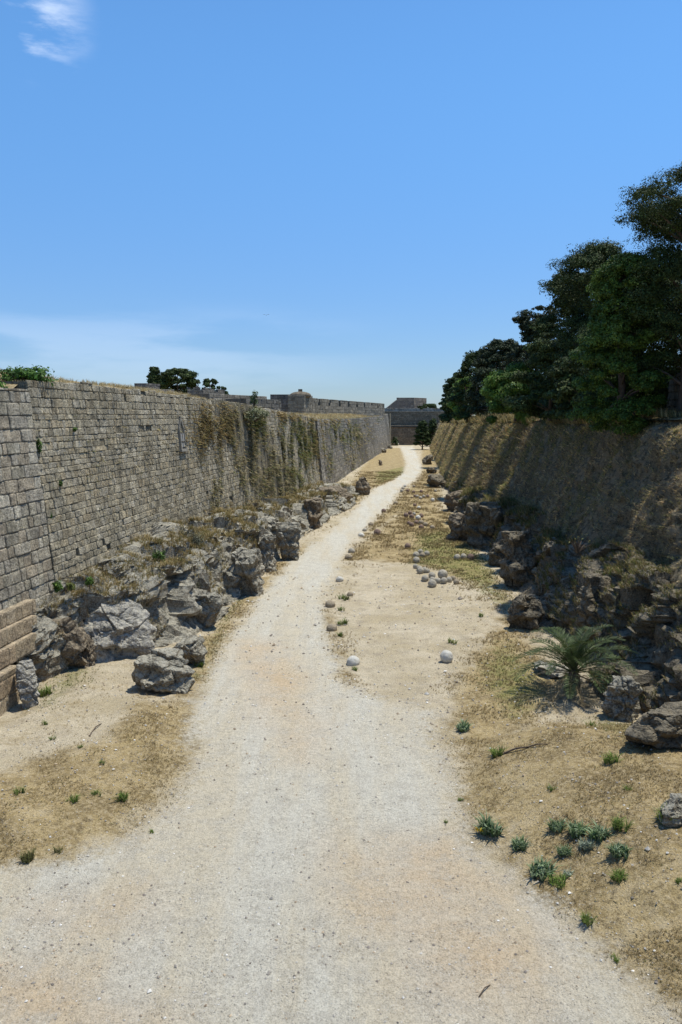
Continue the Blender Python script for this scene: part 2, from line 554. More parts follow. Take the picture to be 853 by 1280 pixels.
# ------------------------------------------------------------------ masonry builder
def masonry(P0, U, N, s0, s1, z0, ztop, ch, bw, batter, cols, off=0.0, jit=0.03, gap=0.018, rnd=None, zvar=0.12, slen=None, missing=0.0, wave=0.0):
    """rows of individually shaped blocks on a battered face; P0 = 2D origin, U along, N outward"""
    rnd = rnd or random.Random(3)
    V, Fc, C = [], [], []
    z = z0
    cols = [np.array(c) for c in cols]
    row = 0
    zmax = max(ztop(s) for s in np.linspace(s0, s1, 40))

    def pos(s, zz, o):
        w = wave * math.sin(s * 0.23 + zz * 0.4) + wave * math.sin(s * 0.071)
        q = P0 + U * s + N * (off + o + w - batter * zz)
        return (q[0], q[1], zz)
    while z < zmax - 0.02:
        hgt_ = ch * rnd.uniform(1 - zvar, 1 + zvar)
        z1 = z + hgt_
        s = s0 - (rnd.random() * bw if s0 > -1e8 else 0) * 0
        while s < s1 - 0.05:
            k = 1.0 if slen is None else slen(s)
            w = bw * k * (rnd.uniform(0.45, 1.1) if rnd.random() < 0.7 else rnd.uniform(1.1, 1.9))
            e = min(s1, s + w)
            if s1 - e < bw * 0.3: e = s1
            t = min(ztop(0.5 * (s + e)), z1 + 1)
            if t > z + 0.06:  # block stands below the rim
                zz1 = min(z1, t)
                o = rnd.uniform(-jit, jit)
                rec = -0.06
                if missing and rnd.random() < missing: o = -0.22
                g = gap * rnd.uniform(0.7, 1.8)
                j = lambda a: rnd.uniform(-a, a)
                i0 = len(V)
                rs = 0.012
                V += [pos(s, z, rec), pos(e, z, rec), pos(e, zz1, rec), pos(s, zz1, rec)]
                # front with small chamfer, eight corners
                a = min(0.09, (e - s) * 0.22); b = min(0.07, (zz1 - z) * 0.25)
                fr = [(s + g + a * rnd.random(), z + g), (e - g - a * rnd.random(), z + g + j(rs)), (e - g, z + g + b * rnd.random()), (e - g + j(rs), zz1 - g - b * rnd.random()),
                      (e - g - a * rnd.random(), zz1 - g), (s + g + a * rnd.random(), zz1 - g + j(rs)), (s + g, zz1 - g - b * rnd.random()), (s + g + j(rs), z + g + b * rnd.random())]
                tl = j(0.012); tv = j(0.010)
                for (ss, zq) in fr:
                    V.append(pos(ss, zq, o - 0.016))
                mS, mZ = 0.5 * (s + e), 0.5 * (z + zz1)
                for (ss, zq) in fr:
                    V.append(pos(mS + (ss - mS) * 0.86, mZ + (zq - mZ) * 0.82, o + (tl if ss > mS else -tl) + (tv if zq > mZ else -tv)))
                q = i0 + 4
                Fc += [(i0, i0 + 1, q + 1, q), (i0 + 1, q + 2, q + 1), (i0 + 1, i0 + 2, q + 3, q + 2), (i0 + 2, q + 4, q + 3), (i0 + 2, i0 + 3, q + 5, q + 4), (i0 + 3, q + 6, q + 5), (i0 + 3, i0, q + 7, q + 6), (i0, q, q + 7)]
                for kk in range(8):
                    Fc.append((q + kk, q + (kk + 1) % 8, q + 8 + (kk + 1) % 8, q + 8 + kk))
                Fc.append(tuple(q + 8 + kk for kk in range(8)))
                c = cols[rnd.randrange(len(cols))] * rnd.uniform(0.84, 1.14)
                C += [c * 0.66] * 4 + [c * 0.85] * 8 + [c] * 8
            s = e
        z = z1
        row += 1
    return V, Fc, C


def backing(P0, U, N, s0, s1, z0, ztop, batter, off, thick, n=60):
    V, Fc = [], []
    ss = np.linspace(s0, s1, n)
    for s in ss:
        zt = ztop(s) - 0.04
        a = P0 + U * s + N * (off - 0.055 - batter * z0)
        b = P0 + U * s + N * (off - 0.055 - batter * zt)
        c = b - N * thick
        d = np.array([c[0], c[1]])
        V += [(a[0], a[1], z0), (b[0], b[1], zt), (c[0], c[1], zt), (d[0], d[1], z0)]
    for i in range(n - 1):
        a = i * 4
        Fc += [(a, a + 4, a + 5, a + 1), (a + 1, a + 5, a + 6, a + 2), (a + 2, a + 6, a + 7, a + 3)]
    Fc += [(0, 1, 2, 3), tuple((n - 1) * 4 + k for k in (3, 2, 1, 0))]
    return V, Fc


def wallmesh(name, mat, parent, P0, U, N, s0, s1, z0, ztop, ch, bw, batter, cols, off=0.0, thick=2.0, seed=1, **kw):
    P0 = np.array(P0, float); U = np.array(U, float); N = np.array(N, float)
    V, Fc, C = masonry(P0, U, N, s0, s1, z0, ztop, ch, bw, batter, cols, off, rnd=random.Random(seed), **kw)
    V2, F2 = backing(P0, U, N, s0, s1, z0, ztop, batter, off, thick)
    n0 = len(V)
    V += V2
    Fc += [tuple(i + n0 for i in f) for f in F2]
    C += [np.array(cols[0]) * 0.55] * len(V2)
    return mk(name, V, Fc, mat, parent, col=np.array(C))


GREY = [(0.46, 0.41, 0.305), (0.49, 0.44, 0.335), (0.42, 0.375, 0.28), (0.46, 0.395, 0.28), (0.51, 0.465, 0.37)]
GREYL = [(0.52, 0.475, 0.385), (0.47, 0.43, 0.34), (0.56, 0.52, 0.43), (0.46, 0.40, 0.31), (0.43, 0.395, 0.33)]
TAN = [(0.44, 0.36, 0.255), (0.48, 0.40, 0.29), (0.42, 0.34, 0.24), (0.45, 0.35, 0.24)]

LP0 = np.array([float(wl_x(0)), 0.0])
ks = math.hypot(0.12, 1.0)         # s = y * ks
fw = empty('fortress_wall', (float(wl_x(60)), 60, 0), 'tall weathered grey ashlar wall running down the left side of the moat', 'stone wall')


def rel(o, root):
    """parent without moving"""
    o.parent = root
    o.matrix_parent_inverse = Matrix.Translation(root.location).inverted() if root.rotation_euler.z == 0 else root.matrix_basis.inverted()
    return o


YC = 28.87
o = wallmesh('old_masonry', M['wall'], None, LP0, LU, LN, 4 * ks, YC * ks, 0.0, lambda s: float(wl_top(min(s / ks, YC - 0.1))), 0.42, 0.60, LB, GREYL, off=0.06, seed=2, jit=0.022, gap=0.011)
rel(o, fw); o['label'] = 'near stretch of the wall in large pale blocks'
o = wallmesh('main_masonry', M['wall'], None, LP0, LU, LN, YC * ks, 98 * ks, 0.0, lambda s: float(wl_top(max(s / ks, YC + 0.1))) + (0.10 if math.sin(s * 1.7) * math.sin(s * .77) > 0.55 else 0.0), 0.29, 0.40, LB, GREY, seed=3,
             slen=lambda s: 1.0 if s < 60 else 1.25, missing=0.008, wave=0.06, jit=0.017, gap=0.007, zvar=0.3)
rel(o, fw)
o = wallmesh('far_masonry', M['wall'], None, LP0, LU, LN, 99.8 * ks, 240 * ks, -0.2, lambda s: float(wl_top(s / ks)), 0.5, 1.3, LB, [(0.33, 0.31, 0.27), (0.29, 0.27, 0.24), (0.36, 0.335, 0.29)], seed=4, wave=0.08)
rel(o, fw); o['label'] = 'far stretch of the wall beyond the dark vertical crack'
# pale projecting strip of quoins before the crack
o = wallmesh('corner_buttress', M['wall'], None, LP0, LU, LN, 95.3 * ks, 98.1 * ks, -0.1, lambda s: 8.6, 0.45, 0.9, LB, [(0.42, 0.39, 0.34), (0.38, 0.35, 0.30)], off=0.28, seed=5, thick=1.0)
rel(o, fw)
# end return of the far wall (turns left)
endp = LP0 + LU * 240 * ks
U2 = np.array([-0.95, 0.31]); N2 = np.array([0.31, 0.95])
o = wallmesh('end_masonry', M['wall'], None, endp, U2, -np.array([-0.31, -0.95]), 0, 30, -0.2, lambda s: 9.9, 0.5, 1.2, LB, GREY, seed=6, thick=1.0)
rel(o, fw)

# stepped tan plinth at the foot, near left
zz = 3.05
offs = [0.12, 0.30, 0.50, 0.75]
tops = [2.78, 2.32, 1.82, 1.25]
ends = [26.85, 26.5, 26.1, 24.4]
Vs, Fs, Cs = [], [], []
for k in range(4):
    bot = tops[k + 1] if k < 3 else -0.1
    zt = tops[k]
    ch = (zt - bot) if k < 3 else 0.57
    v, f, c = masonry(LP0, LU, LN, 4 * ks, ends[k] * ks, bot, lambda s, zt=zt: zt, ch, 0.75, 0.0, TAN, off=offs[k], rnd=random.Random(20 + k), jit=0.006, gap=0.007, zvar=0.0)
    n0 = len(Vs); Vs += v; Fs += [tuple(i + n0 for i in g) for g in f]; Cs += c
    # solid step behind (tread, end)
    n0 = len(Vs)
    for s in (4 * ks, ends[k] * ks):
        for (oo, z_) in ((offs[k] - 0.02, bot), (offs[k] - 0.02, zt - 0.004), (-1.2, zt - 0.004), (-1.2, bot)):
            q = LP0 + LU * s + LN * oo
            Vs.append((q[0], q[1], z_)); Cs.append(np.array(TAN[1]))
    Fs += [(n0, n0 + 4, n0 + 5, n0 + 1), (n0 + 1, n0 + 5, n0 + 6, n0 + 2), (n0 + 4, n0 + 7, n0 + 6, n0 + 5), (n0, n0 + 1, n0 + 2, n0 + 3)]
o = mk('stepped_plinth', Vs, Fs, M['tan'], col=np.array(Cs)); rel(o, fw)
o['label'] = 'smooth tan stone steps at the foot of the near wall'


# carved coat of arms
def lwall_hit(px, py):
    """point on the left wall face under a pixel"""
    r = ray(px, py)
    # (CAM + t r).xy . LN - LP0.LN = -LB z
    a = r[:2] @ LN + LB * r[2]
    b = -(CAM[:2] @ LN - LP0 @ LN) - LB * CAM[2]
    t = b / a
    return CAM + r * t


def rwall_hit(px, py):
    r = ray(px, py)
    lo, hi = 15.0, 260.0
    for _ in range(50):
        m = 0.5 * (lo + hi)
        q = CAM + r * (m / r[1])
        face = wr_x(q[1]) + RB * max(0, q[2] - max(0, wr_shelf(q[1])))
        if q[0] > face: hi = m
        else: lo = m
    q = CAM + r * (m / r[1])
    return q


def box_on_wall(V, Fc, c, w, h, d, o0=0.0):
    """box in wall frame: c=(s,z)"""
    c = (ca[0] + (c[0] - ca[0]) * 0.8, ca[1] + (c[1] - ca[1]) * 0.85); w *= 0.8; h *= 0.85
    n0 = len(V)
    for oo in (o0, o0 + d):
        for ss, zq in ((c[0] - w / 2, c[1] - h / 2), (c[0] + w / 2, c[1] - h / 2), (c[0] + w / 2, c[1] + h / 2), (c[0] - w / 2, c[1] + h / 2)):
            q = LP0 + LU * ss + LN * (oo - LB * zq)
            V.append((q[0], q[1], zq))
    Fc += [(n0 + 4, n0 + 5, n0 + 6, n0 + 7), (n0, n0 + 1, n0 + 5, n0 + 4), (n0 + 1, n0 + 2, n0 + 6, n0 + 5), (n0 + 2, n0 + 3, n0 + 7, n0 + 6), (n0 + 3, n0, n0 + 4, n0 + 7)]


q = lwall_hit(226, 549)
ca = ((q[:2] - LP0) @ LU, q[2])
V, Fc = [], []
box_on_wall(V, Fc, ca, 0.9, 1.35, 0.05, 0.0)
o = mk('relief_panel', V, Fc, M['stone'], col=np.tile([[0.13, 0.125, 0.12]], (len(V), 1))); rel(o, fw)
o['label'] = 'carved coat of arms panel with a pointed hood set in the wall'
pan = o
V, Fc = [], []
for dx in (-0.5, 0.5): box_on_wall(V, Fc, (ca[0] + dx, ca[1]), 0.10, 1.5, 0.15, 0.0)
box_on_wall(V, Fc, (ca[0], ca[1] - 0.72), 1.35, 0.16, 0.19, 0.0)
for k in range(7):
    t = k / 6.0
    for sg in (-1, 1): box_on_wall(V, Fc, (ca[0] + sg * 0.5 * (1 - t), ca[1] + 0.72 + t * 0.7), 0.14, 0.17, 0.14, 0.0)
f = mk('frame', V, Fc, M['stone'], col=np.tile([[0.27, 0.25, 0.21]], (len(V), 1))); f.parent = pan
V, Fc = [], []
box_on_wall(V, Fc, (ca[0] - 0.2, ca[1] + 0.12), 0.26, 0.5, 0.08, 0.05)
box_on_wall(V, Fc, (ca[0] + 0.2, ca[1] + 0.12), 0.26, 0.5, 0.08, 0.05)
box_on_wall(V, Fc, (ca[0] - 0.2, ca[1] - 0.38), 0.2, 0.28, 0.07, 0.05)
box_on_wall(V, Fc, (ca[0] + 0.2, ca[1] - 0.38), 0.2, 0.28, 0.07, 0.05)
f = mk('shield', V, Fc, M['stone'], col=np.tile([[0.36, 0.35, 0.32]], (len(V), 1))); f.parent = pan

# ------------------------------------------------------------------ upper ground left (town side) and right
ys = np.concatenate([[-40, 0], np.arange(5, 110, 0.8), np.arange(112, 262, 4), [300, 400, 600, 900]])
tt = np.concatenate([[0.0, 0.25], np.arange(0.6, 12, 0.6), [14, 18, 25, 40, 80, 200, 600]])
Vt, dr = [], []
for y in ys:
    ye = min(max(y, 4), 240)
    zt = float(wl_top(ye)); xt = float(wl_x(y)) - LB * zt - 0.35
    if y > 241: xt = float(wl_x(240)) - 3.0 - (y - 240) * 0.5
    for t in tt:
        zq = zt - 0.16 + 0.55 * sm(0.4, 5, t) * np.interp(y, [20, 28, 60, 75, 90, 110, 200, 240], [0.25, 1.5, 1.5, 0.9, 0.5, 1.3, 1.2, 0.3]) + 0.08 * float(fbm(P3([t * .5], y * .4), 2, 9)[0])
        zq += np.interp(t, [0, 14, 80, 200], [0, 0.0, 0.3, 0.3])
        Vt.append((xt - t, y, zq))
bank = mk('upper_terrace', Vt, grid_faces(len(ys), len(tt)), M['ground'], smooth=True, attrs=dict(dry=np.full(len(Vt), 0.95), green=np.full(len(Vt), 0.12)))
tag(bank, kind='structure')
Vt = []
ys2 = np.concatenate([[-40, 0], np.arange(5, 110, 0.8), np.arange(112, 262, 4), [300, 400, 600, 900]])
for y in ys2:
    ye = min(y, 255)
    zt = float(wr_top(max(0, ye))); xt = float(wr_xt(max(0, ye))) + (0 if y < 255 else (y - 255) * 0.1)
    for t in tt:
        zq = zt - 0.05 + 0.35 * sm(0.0, 3, t) + 0.10 * float(fbm(P3([t * .5], y * .4), 2, 19)[0])
        Vt.append((xt + t + 0.05, y, zq))
tag(mk('embankment', Vt, grid_faces(len(ys2), len(tt)), M['ground'], smooth=True, attrs=dict(dry=np.full(len(Vt), 0.9), green=np.full(len(Vt), 0.35))), kind='structure')

# ------------------------------------------------------------------ right wall (battered, overgrown)
ys = np.concatenate([np.arange(4, 16, 0.3), np.arange(16, 70, 0.16), np.arange(70, 130, 0.4), np.arange(130, 262, 1.0)])
tv = np.linspace(0, 1, 60)
YY, TT = np.meshgrid(ys, tv, indexing='ij')
sh = np.maximum(wr_shelf(YY), 0) - 0.5
zt = wr_top(YY)
Z = sh + (zt - sh) * TT
X = wr_x(YY) + RB * (Z - np.maximum(wr_shelf(YY), 0))
pp = np.stack([X * 0, YY, Z], -1)
nse = 0.55 * fbm(pp * 0.35, 4, 41) + 0.35 * fbm(pp * 1.4, 4, 44) + 0.24 * fbm(pp * 4, 2, 47)
# vertical erosion ribs
nse += 0.35 * fbm(np.stack([X * 0, YY * 0.55, Z * 0.12], -1), 3, 51)
edge = sm(1.0, 0.93, TT)
X2 = X - nse * (0.5 + 0.5 * sm(60, 25, YY)) * edge + 0.9 * sm(0.86, 1.0, TT) ** 2 * 0.5
Vr = np.stack([X2, YY, Z], -1).reshape(-1, 3)
rw = empty('scarp_wall', (float(wr_x(50)), 50, 0), 'long sloping wall overgrown with dry scrub along the right side of the moat', 'stone wall')
o = mk('wall_face', Vr, grid_faces(len(ys), 60)[:, ::-1], M['scarp'], smooth=True)
rel(o, rw)


def rface(y, z, off=0.0):
    sh_ = np.maximum(wr_shelf(y), 0) - 0.5
    x = wr_x(y) + RB * (z - np.maximum(wr_shelf(y), 0))
    T = (z - sh_) / (wr_top(y) - sh_)
    p = np.stack([x * 0, y, z], -1)
    n = 0.55 * fbm(p * 0.35, 4, 41) + 0.35 * fbm(p * 1.4, 4, 44) + 0.24 * fbm(p * 4, 2, 47) + 0.35 * fbm(np.stack([x * 0, y * 0.55, z * 0.12], -1), 3, 51)
    return x - n * (0.5 + 0.5 * sm(60, 25, y)) * sm(1.0, 0.93, T) + 0.9 * sm(0.86, 1.0, T) ** 2 * 0.5 - off


# ------------------------------------------------------------------ rock outcrops under the walls
def outcrop(name, mat, ys, xin, xout, ztop, seed, amp=0.55, prof=None, side=1, nt=64):
    tv = np.linspace(0, 1, nt)
    YY, TT = np.meshgrid(ys, tv, indexing='ij')
    xi, xo, zt = xin(YY), xout(YY), ztop(YY)
    # terraced profile
    base = prof(TT) if prof else 1 - sm(0.35, 0.98, TT)
    X = xi + (xo - xi) * TT
    Z = zt * base
    p = np.stack([X, YY, Z], -1)
    wp = 0.22 * np.stack([fbm(p * 0.9, 3, seed + 7), fbm(p * 0.9, 3, seed + 8), fbm(p * 0.9, 3, seed + 9) * 0.4], -1)
    f1, f2, v = worley((p + wp) * np.array([0.55, 0.5, 0.85]), seed)
    f1c, f2c, vc = worley((p + wp) * np.array([0.6, 0.45, 0.0]) + 0.5, seed + 40)
    f1b, f2b, vb = worley((p + wp) * np.array([1.5, 1.3, 2.9]), seed + 20)
    crack = sm(0.0, 0.10, f2 - f1)
    crb = sm(0.0, 0.07, f2b - f1b)
    m = sm(0.0, 0.12, TT) * sm(1.0, 0.9, TT)
    dsp = (v - 0.5) * 1.9 * amp + (vb - 0.5) * 0.55 * amp + 0.3 * amp * fbm(p * 3, 4, seed + 3) - 0.55 * amp * (1 - crack) - 0.2 * amp * (1 - crb)
    lay = (((Z * 3.1 + 0.5 * fbm(p * 0.7, 2, seed)) % 1.0) - 0.5) * 0.12
    X = X + side * (dsp * 0.85 + lay) * m
    Z = Z + ((vc - 0.5) * 1.5 * amp + (vb - 0.5) * 0.35 * amp + 0.2 * amp * fbm(p * 2.5, 4, seed + 5)) * m * np.clip(zt / 2.0, 0.2, 1)
    Z = np.where(TT > 0.97, -0.3, np.maximum(Z, -0.3))
    V = np.stack([X, YY + 0.3 * amp * (vb - 0.5) * m, Z], -1).reshape(-1, 3)
    fc = grid_faces(len(ys), nt)
    if side < 0: fc = fc[:, ::-1]
    return mk(name, V, fc, mat, smooth=False)


lf_y = [25.5, 27, 28.2, 29.2, 30.5, 31.5, 35.4, 41.4, 48.3, 52.6, 58, 65, 72, 78.3, 88, 95, 101]
lf_x = [-10.4, -9.9, -9.5, -8.2, -6.9, -6.0, -5.2, -4.7, -4.1, -3.1, -3.0, -1.6, -0.6, 1.2, 2.2, 2.8, 0.3]
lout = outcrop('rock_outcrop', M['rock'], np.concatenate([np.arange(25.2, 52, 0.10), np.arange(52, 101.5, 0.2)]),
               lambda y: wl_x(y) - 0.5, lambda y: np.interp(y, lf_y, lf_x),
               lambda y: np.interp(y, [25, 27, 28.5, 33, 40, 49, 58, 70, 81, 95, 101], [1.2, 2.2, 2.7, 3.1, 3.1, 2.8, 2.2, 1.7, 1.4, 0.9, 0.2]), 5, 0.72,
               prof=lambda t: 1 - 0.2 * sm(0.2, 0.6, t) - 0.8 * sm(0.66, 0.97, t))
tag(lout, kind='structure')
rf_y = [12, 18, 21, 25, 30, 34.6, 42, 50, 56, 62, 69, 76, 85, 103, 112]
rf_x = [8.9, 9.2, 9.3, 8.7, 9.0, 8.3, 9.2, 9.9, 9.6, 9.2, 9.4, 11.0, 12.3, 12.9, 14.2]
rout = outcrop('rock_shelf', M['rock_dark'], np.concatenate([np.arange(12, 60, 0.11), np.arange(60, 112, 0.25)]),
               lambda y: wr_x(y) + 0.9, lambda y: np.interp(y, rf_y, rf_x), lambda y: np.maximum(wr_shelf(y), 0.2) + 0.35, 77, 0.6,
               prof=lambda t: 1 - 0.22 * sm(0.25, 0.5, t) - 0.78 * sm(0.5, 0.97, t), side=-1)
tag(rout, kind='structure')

# ------------------------------------------------------------------ individual rocks
def cube_sphere(n):
    V, Fc = [], []
    g = np.linspace(-1, 1, n)
    A, B = np.meshgrid(g, g, indexing='ij')
    idx = {}
    for ax in range(3):
        for sgn in (-1, 1):
            c = np.empty((n, n, 3))
            c[..., ax] = sgn
            c[..., (ax + 1) % 3] = A * sgn
            c[..., (ax + 2) % 3] = B
            n0 = len(V)
            ids = np.empty((n, n), int)
            for i in range(n):
                for j in range(n):
                    k = tuple(np.round(c[i, j], 4))
                    if k not in idx:
                        idx[k] = len(V); V.append(c[i, j].copy())
                    ids[i, j] = idx[k]
            for i in range(n - 1):
                for j in range(n - 1):
                    Fc.append((ids[i, j], ids[i + 1, j], ids[i + 1, j + 1], ids[i, j + 1]))
    return np.array(V), np.array(Fc)


CSV, CSF = cube_sphere(38)
CSs, CFs = cube_sphere(9)
CSm, CFm = cube_sphere(16)


def rock_verts(w, d, h, seed, boxy=0.6, V0=None, rough=1.0):
    V = (CSV if V0 is None else V0).copy()
    sph = V / np.linalg.norm(V, axis=1, keepdims=True)
    V = sph * (1 - boxy) * 1.05 + V * boxy * 0.88
    r = np.random.default_rng(seed)
    boxy = boxy + 0
    for k in range(14):
        n = r.normal(size=3); n[2] *= 0.6; n /= np.linalg.norm(n)
        lim = r.uniform(0.6, 0.95)
        t = V @ n - lim
        V = V - np.outer(np.clip(t, 0, None), n)
    sc = np.array([w / 2, d / 2, h / 2])
    P = V * sc
    nrm = sph
    sz = (w * d * h) ** (1 / 3)
    f1, f2, v = worley(P * (2.1 / sz) + seed + 0.25 * np.stack([fbm(P * (2 / sz), 2, seed + k) for k in range(3)], -1), seed)
    f1b, f2b, vb = worley(P * (3.6 / sz) + seed, seed + 9)
    dsp = 0.17 * (v - 0.5) - 0.035 * (1 - sm(0, 0.08, f2 - f1)) + 0.07 * (vb - 0.5) - 0.015 * (1 - sm(0, 0.1, f2b - f1b)) + 0.22 * fbm(P * (1.7 / sz), 4, seed) + 0.09 * fbm(P * (6 / sz), 4, seed + 2)
    lay = 0.03 * np.sin(P[:, 2] / sz * 22 + 3 * fbm(P / sz, 2, seed))
    P = P + nrm * ((dsp + lay * np.abs(1 - np.abs(nrm[:, 2:3][:, 0]))) * sz * rough)[:, None] * np.array([1, 1, 0.6])
    return P


def add_rock(name, label, cat, px, py, wp, hp, mat, seed, d=None, depth=0.9, boxy=0.6, rz=None, tilt=0.0, group=None, small=False):
    q = place(px, py) if d is None else at_d(px, py, d)
    dist = q[1] / math.cos(0)
    w = wp * dist / F
    h = hp * dist / F * 1.04
    P = rock_verts(w * 1.06, w * depth, h * 1.1, seed, boxy, V0=CSm if small else None)
    P[:, 2] += h * 0.46
    o = mk(name, P, CFm if small else CSF, M[mat], smooth=False)
    sh_ = 0.0 if small or hp < 56 and wp > 70 else (-0.22 if group == LR else (0.3 if group == RRg else 0))
    o.location = (q[0] + sh_ * w, q[1] + w * depth * (0.45 if sh_ == 0 else 0.6), q[2] - 0.12 * h)
    rr = random.Random(seed)
    o.rotation_euler = (tilt, rr.uniform(-0.08, 0.08), rr.uniform(-0.4, 0.4) if rz is None else rz)
    tag(o, label, cat, group)
    return o


LR = 'limestone rocks below the left wall'
RRg = 'dark rocks below the right wall'
rocks = [
 ('boulder', 'brown faced block of rock with grey top beside the tan stone steps', 80, 844, 62, 76, 'rock_brown', 1, dict(depth=0.9, boxy=0.8, group=LR)),
 ('boulder', 'big pale grey slanting rock slab in the middle of the left outcrop', 152, 834, 84, 84, 'rock_pale', 2, dict(depth=0.8, boxy=0.45, tilt=-0.25, group=LR)),
 ('boulder', 'rough grey boulder lying forward on the bare ground by the path', 204, 869, 76, 54, 'rock', 3, dict(depth=0.8, boxy=0.45, group=LR)),
 ('boulder', 'dark lumpy rock just behind the forward grey boulder', 241, 838, 46, 42, 'rock', 4, dict(depth=1.0, group=LR)),
 ('rock_slab', 'layered rectangular ledge block against the foot of the left wall', 150, 738, 70, 46, 'rock', 55, dict(d=31.5, depth=1.0, boxy=0.95, group=LR)),
 ('boulder', 'flat topped pale rock standing high in the left outcrop', 203, 752, 46, 44, 'rock_pale', 6, dict(d=33, depth=0.9, group=LR)),
 ('boulder', 'tall grey rock with deep overhang at the bend of the left outcrop', 308, 748, 48, 68, 'rock', 7, dict(depth=1.0, boxy=0.7, group=LR)),
 ('boulder', 'rugged grey rock face between the pale slab and the overhanging rock', 262, 790, 50, 60, 'rock', 8, dict(depth=1.0, group=LR)),
 ('boulder', 'upright leaning grey rock nearest the path below the hanging plants', 366, 702, 28, 52, 'rock', 9, dict(depth=0.8, boxy=0.75, group=LR)),
 ('boulder', 'squat brown rock at the foot of the left wall near its crack', 394, 663, 26, 42, 'rock_brown', 10, dict(depth=1.2, boxy=0.85, group=LR)),
 ('boulder', 'wide brown mound of rock beside the path near the far left', 430, 637, 48, 30, 'rock_brown', 12, dict(depth=0.8, boxy=0.3, group=LR)),
 ('boulder', 'dark stacked rock at the far end of the left outcrop', 455, 619, 17, 25, 'rock_brown', 13, dict(depth=1.0, boxy=0.8, group=LR, small=True)),
 ('boulder', 'upright narrow pale rock leaning at the end of the tan steps', 39, 886, 24, 66, 'rock_pale', 14, dict(depth=1.0, boxy=0.7, group=LR)),
 ('boulder', 'grey rock in deep shade between the overhanging and the leaning rock', 338, 716, 26, 55, 'rock', 15, dict(depth=1.0, boxy=0.7, group=LR)),
 ('rock_slab', 'thin layered slab capping the brown faced block by the steps', 72, 768, 52, 26, 'rock', 16, dict(d=28.8, depth=0.9, boxy=0.9, group=LR)),
 ('boulder', 'narrow brown rock wedged between the brown block and the pale slab', 112, 836, 34, 48, 'rock_brown', 18, dict(depth=0.8, boxy=0.6, group=LR)),
 ('boulder', 'long low dark rock with sunlit edge at the right border of the picture', 822, 946, 118, 58, 'rock_dark', 21, dict(depth=0.55, boxy=0.75, rz=0.1, group=RRg)),
 ('boulder', 'grey ridged rock behind the palm at the foot of the scrubby wall', 776, 905, 38, 58, 'rock', 22, dict(depth=1.3, boxy=0.6, group=RRg)),
 ('boulder', 'pale topped dark rock jutting onto the grass left of the palm', 650, 790, 42, 50, 'rock_dark', 23, dict(depth=1.0, boxy=0.7, group=RRg)),
 ('boulder', 'broken grey rock just behind the palm fronds', 690, 812, 50, 42, 'rock', 24, dict(d=32.5, depth=0.8, boxy=0.6, group=RRg)),
 ('rock_slab', 'low pale slab on the ground under the palm fronds', 683, 852, 52, 14, 'rock_pale', 29, dict(depth=1.0, boxy=0.6, group=RRg)),
 ('boulder', 'tall brown pillar of rock midway along the right wall', 641, 738, 44, 86, 'rock_dark', 25, dict(depth=0.8, boxy=0.7, group=RRg)),
 ('boulder', 'massive dark undercut block behind the three shaded stone balls', 600, 700, 52, 76, 'rock_dark', 26, dict(d=53, depth=1.0, boxy=0.85, group=RRg)),
 ('boulder', 'flat topped square pillar of rock beside the green grass', 569, 678, 30, 40, 'rock_brown', 27, dict(depth=1.0, boxy=0.95, group=RRg)),
 ('boulder', 'reddish brown rock hummock under a tuft of grass at the right wall', 562, 641, 34, 30, 'rock_brown', 28, dict(depth=1.0, boxy=0.7, group=RRg)),
 ('boulder', 'dark low rock at the foot of the far right wall, nearest of the far three', 549, 610, 27, 17, 'rock_dark', 30, dict(depth=1.2, boxy=0.6, group=RRg, small=True)),
 ('boulder', 'small dark rock at the foot of the far right wall, middle of the far three', 541, 592, 16, 9, 'rock_dark', 31, dict(depth=1.2, group=RRg, small=True)),
 ('boulder', 'dark rock at the foot of the far right wall, farthest of the far three', 537, 581, 14, 14, 'rock_dark', 32, dict(depth=1.2, group=RRg, small=True)),
 ('boulder', 'small lichened rock in grass on the near right bank', 848, 1032, 40, 34, 'rock', 33, dict(depth=0.9, group=RRg, small=True)),
 ('boulder', 'dark grassy rock step between the rock pillar and the undercut block', 622, 716, 30, 60, 'rock_dark', 35, dict(d=47, depth=1.0, boxy=0.8, group=RRg)),
 ('boulder', 'high dark rock under a grass tuft above the palm', 735, 800, 60, 90, 'rock_dark', 36, dict(d=29.5, depth=0.6, boxy=0.7, group=RRg)),
]
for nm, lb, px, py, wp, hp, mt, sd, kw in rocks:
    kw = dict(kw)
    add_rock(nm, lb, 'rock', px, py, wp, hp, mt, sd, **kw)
for k, (px, py, wp, hp, lb) in enumerate([(478, 566, 12, 6, 'broad pale rubble stone at the far end of the left wall'), (487, 561, 9, 5, 'grey rubble stone between the broad pale one and the dark one'), (494, 557, 9, 5, 'dark rubble stone at the corner where the left wall ends'),
                                          (511, 555, 8, 4, 'flat rubble stone on the far bend of the path'), (476, 582, 7, 8, 'brown stone standing in the dry grass by the far path')]):
    add_rock('rubble_stone', lb, 'rock', px, py, wp, hp, 'rock' if k < 4 else 'rock_brown', 60 + k, group='rubble at the far end of the moat', small=True)

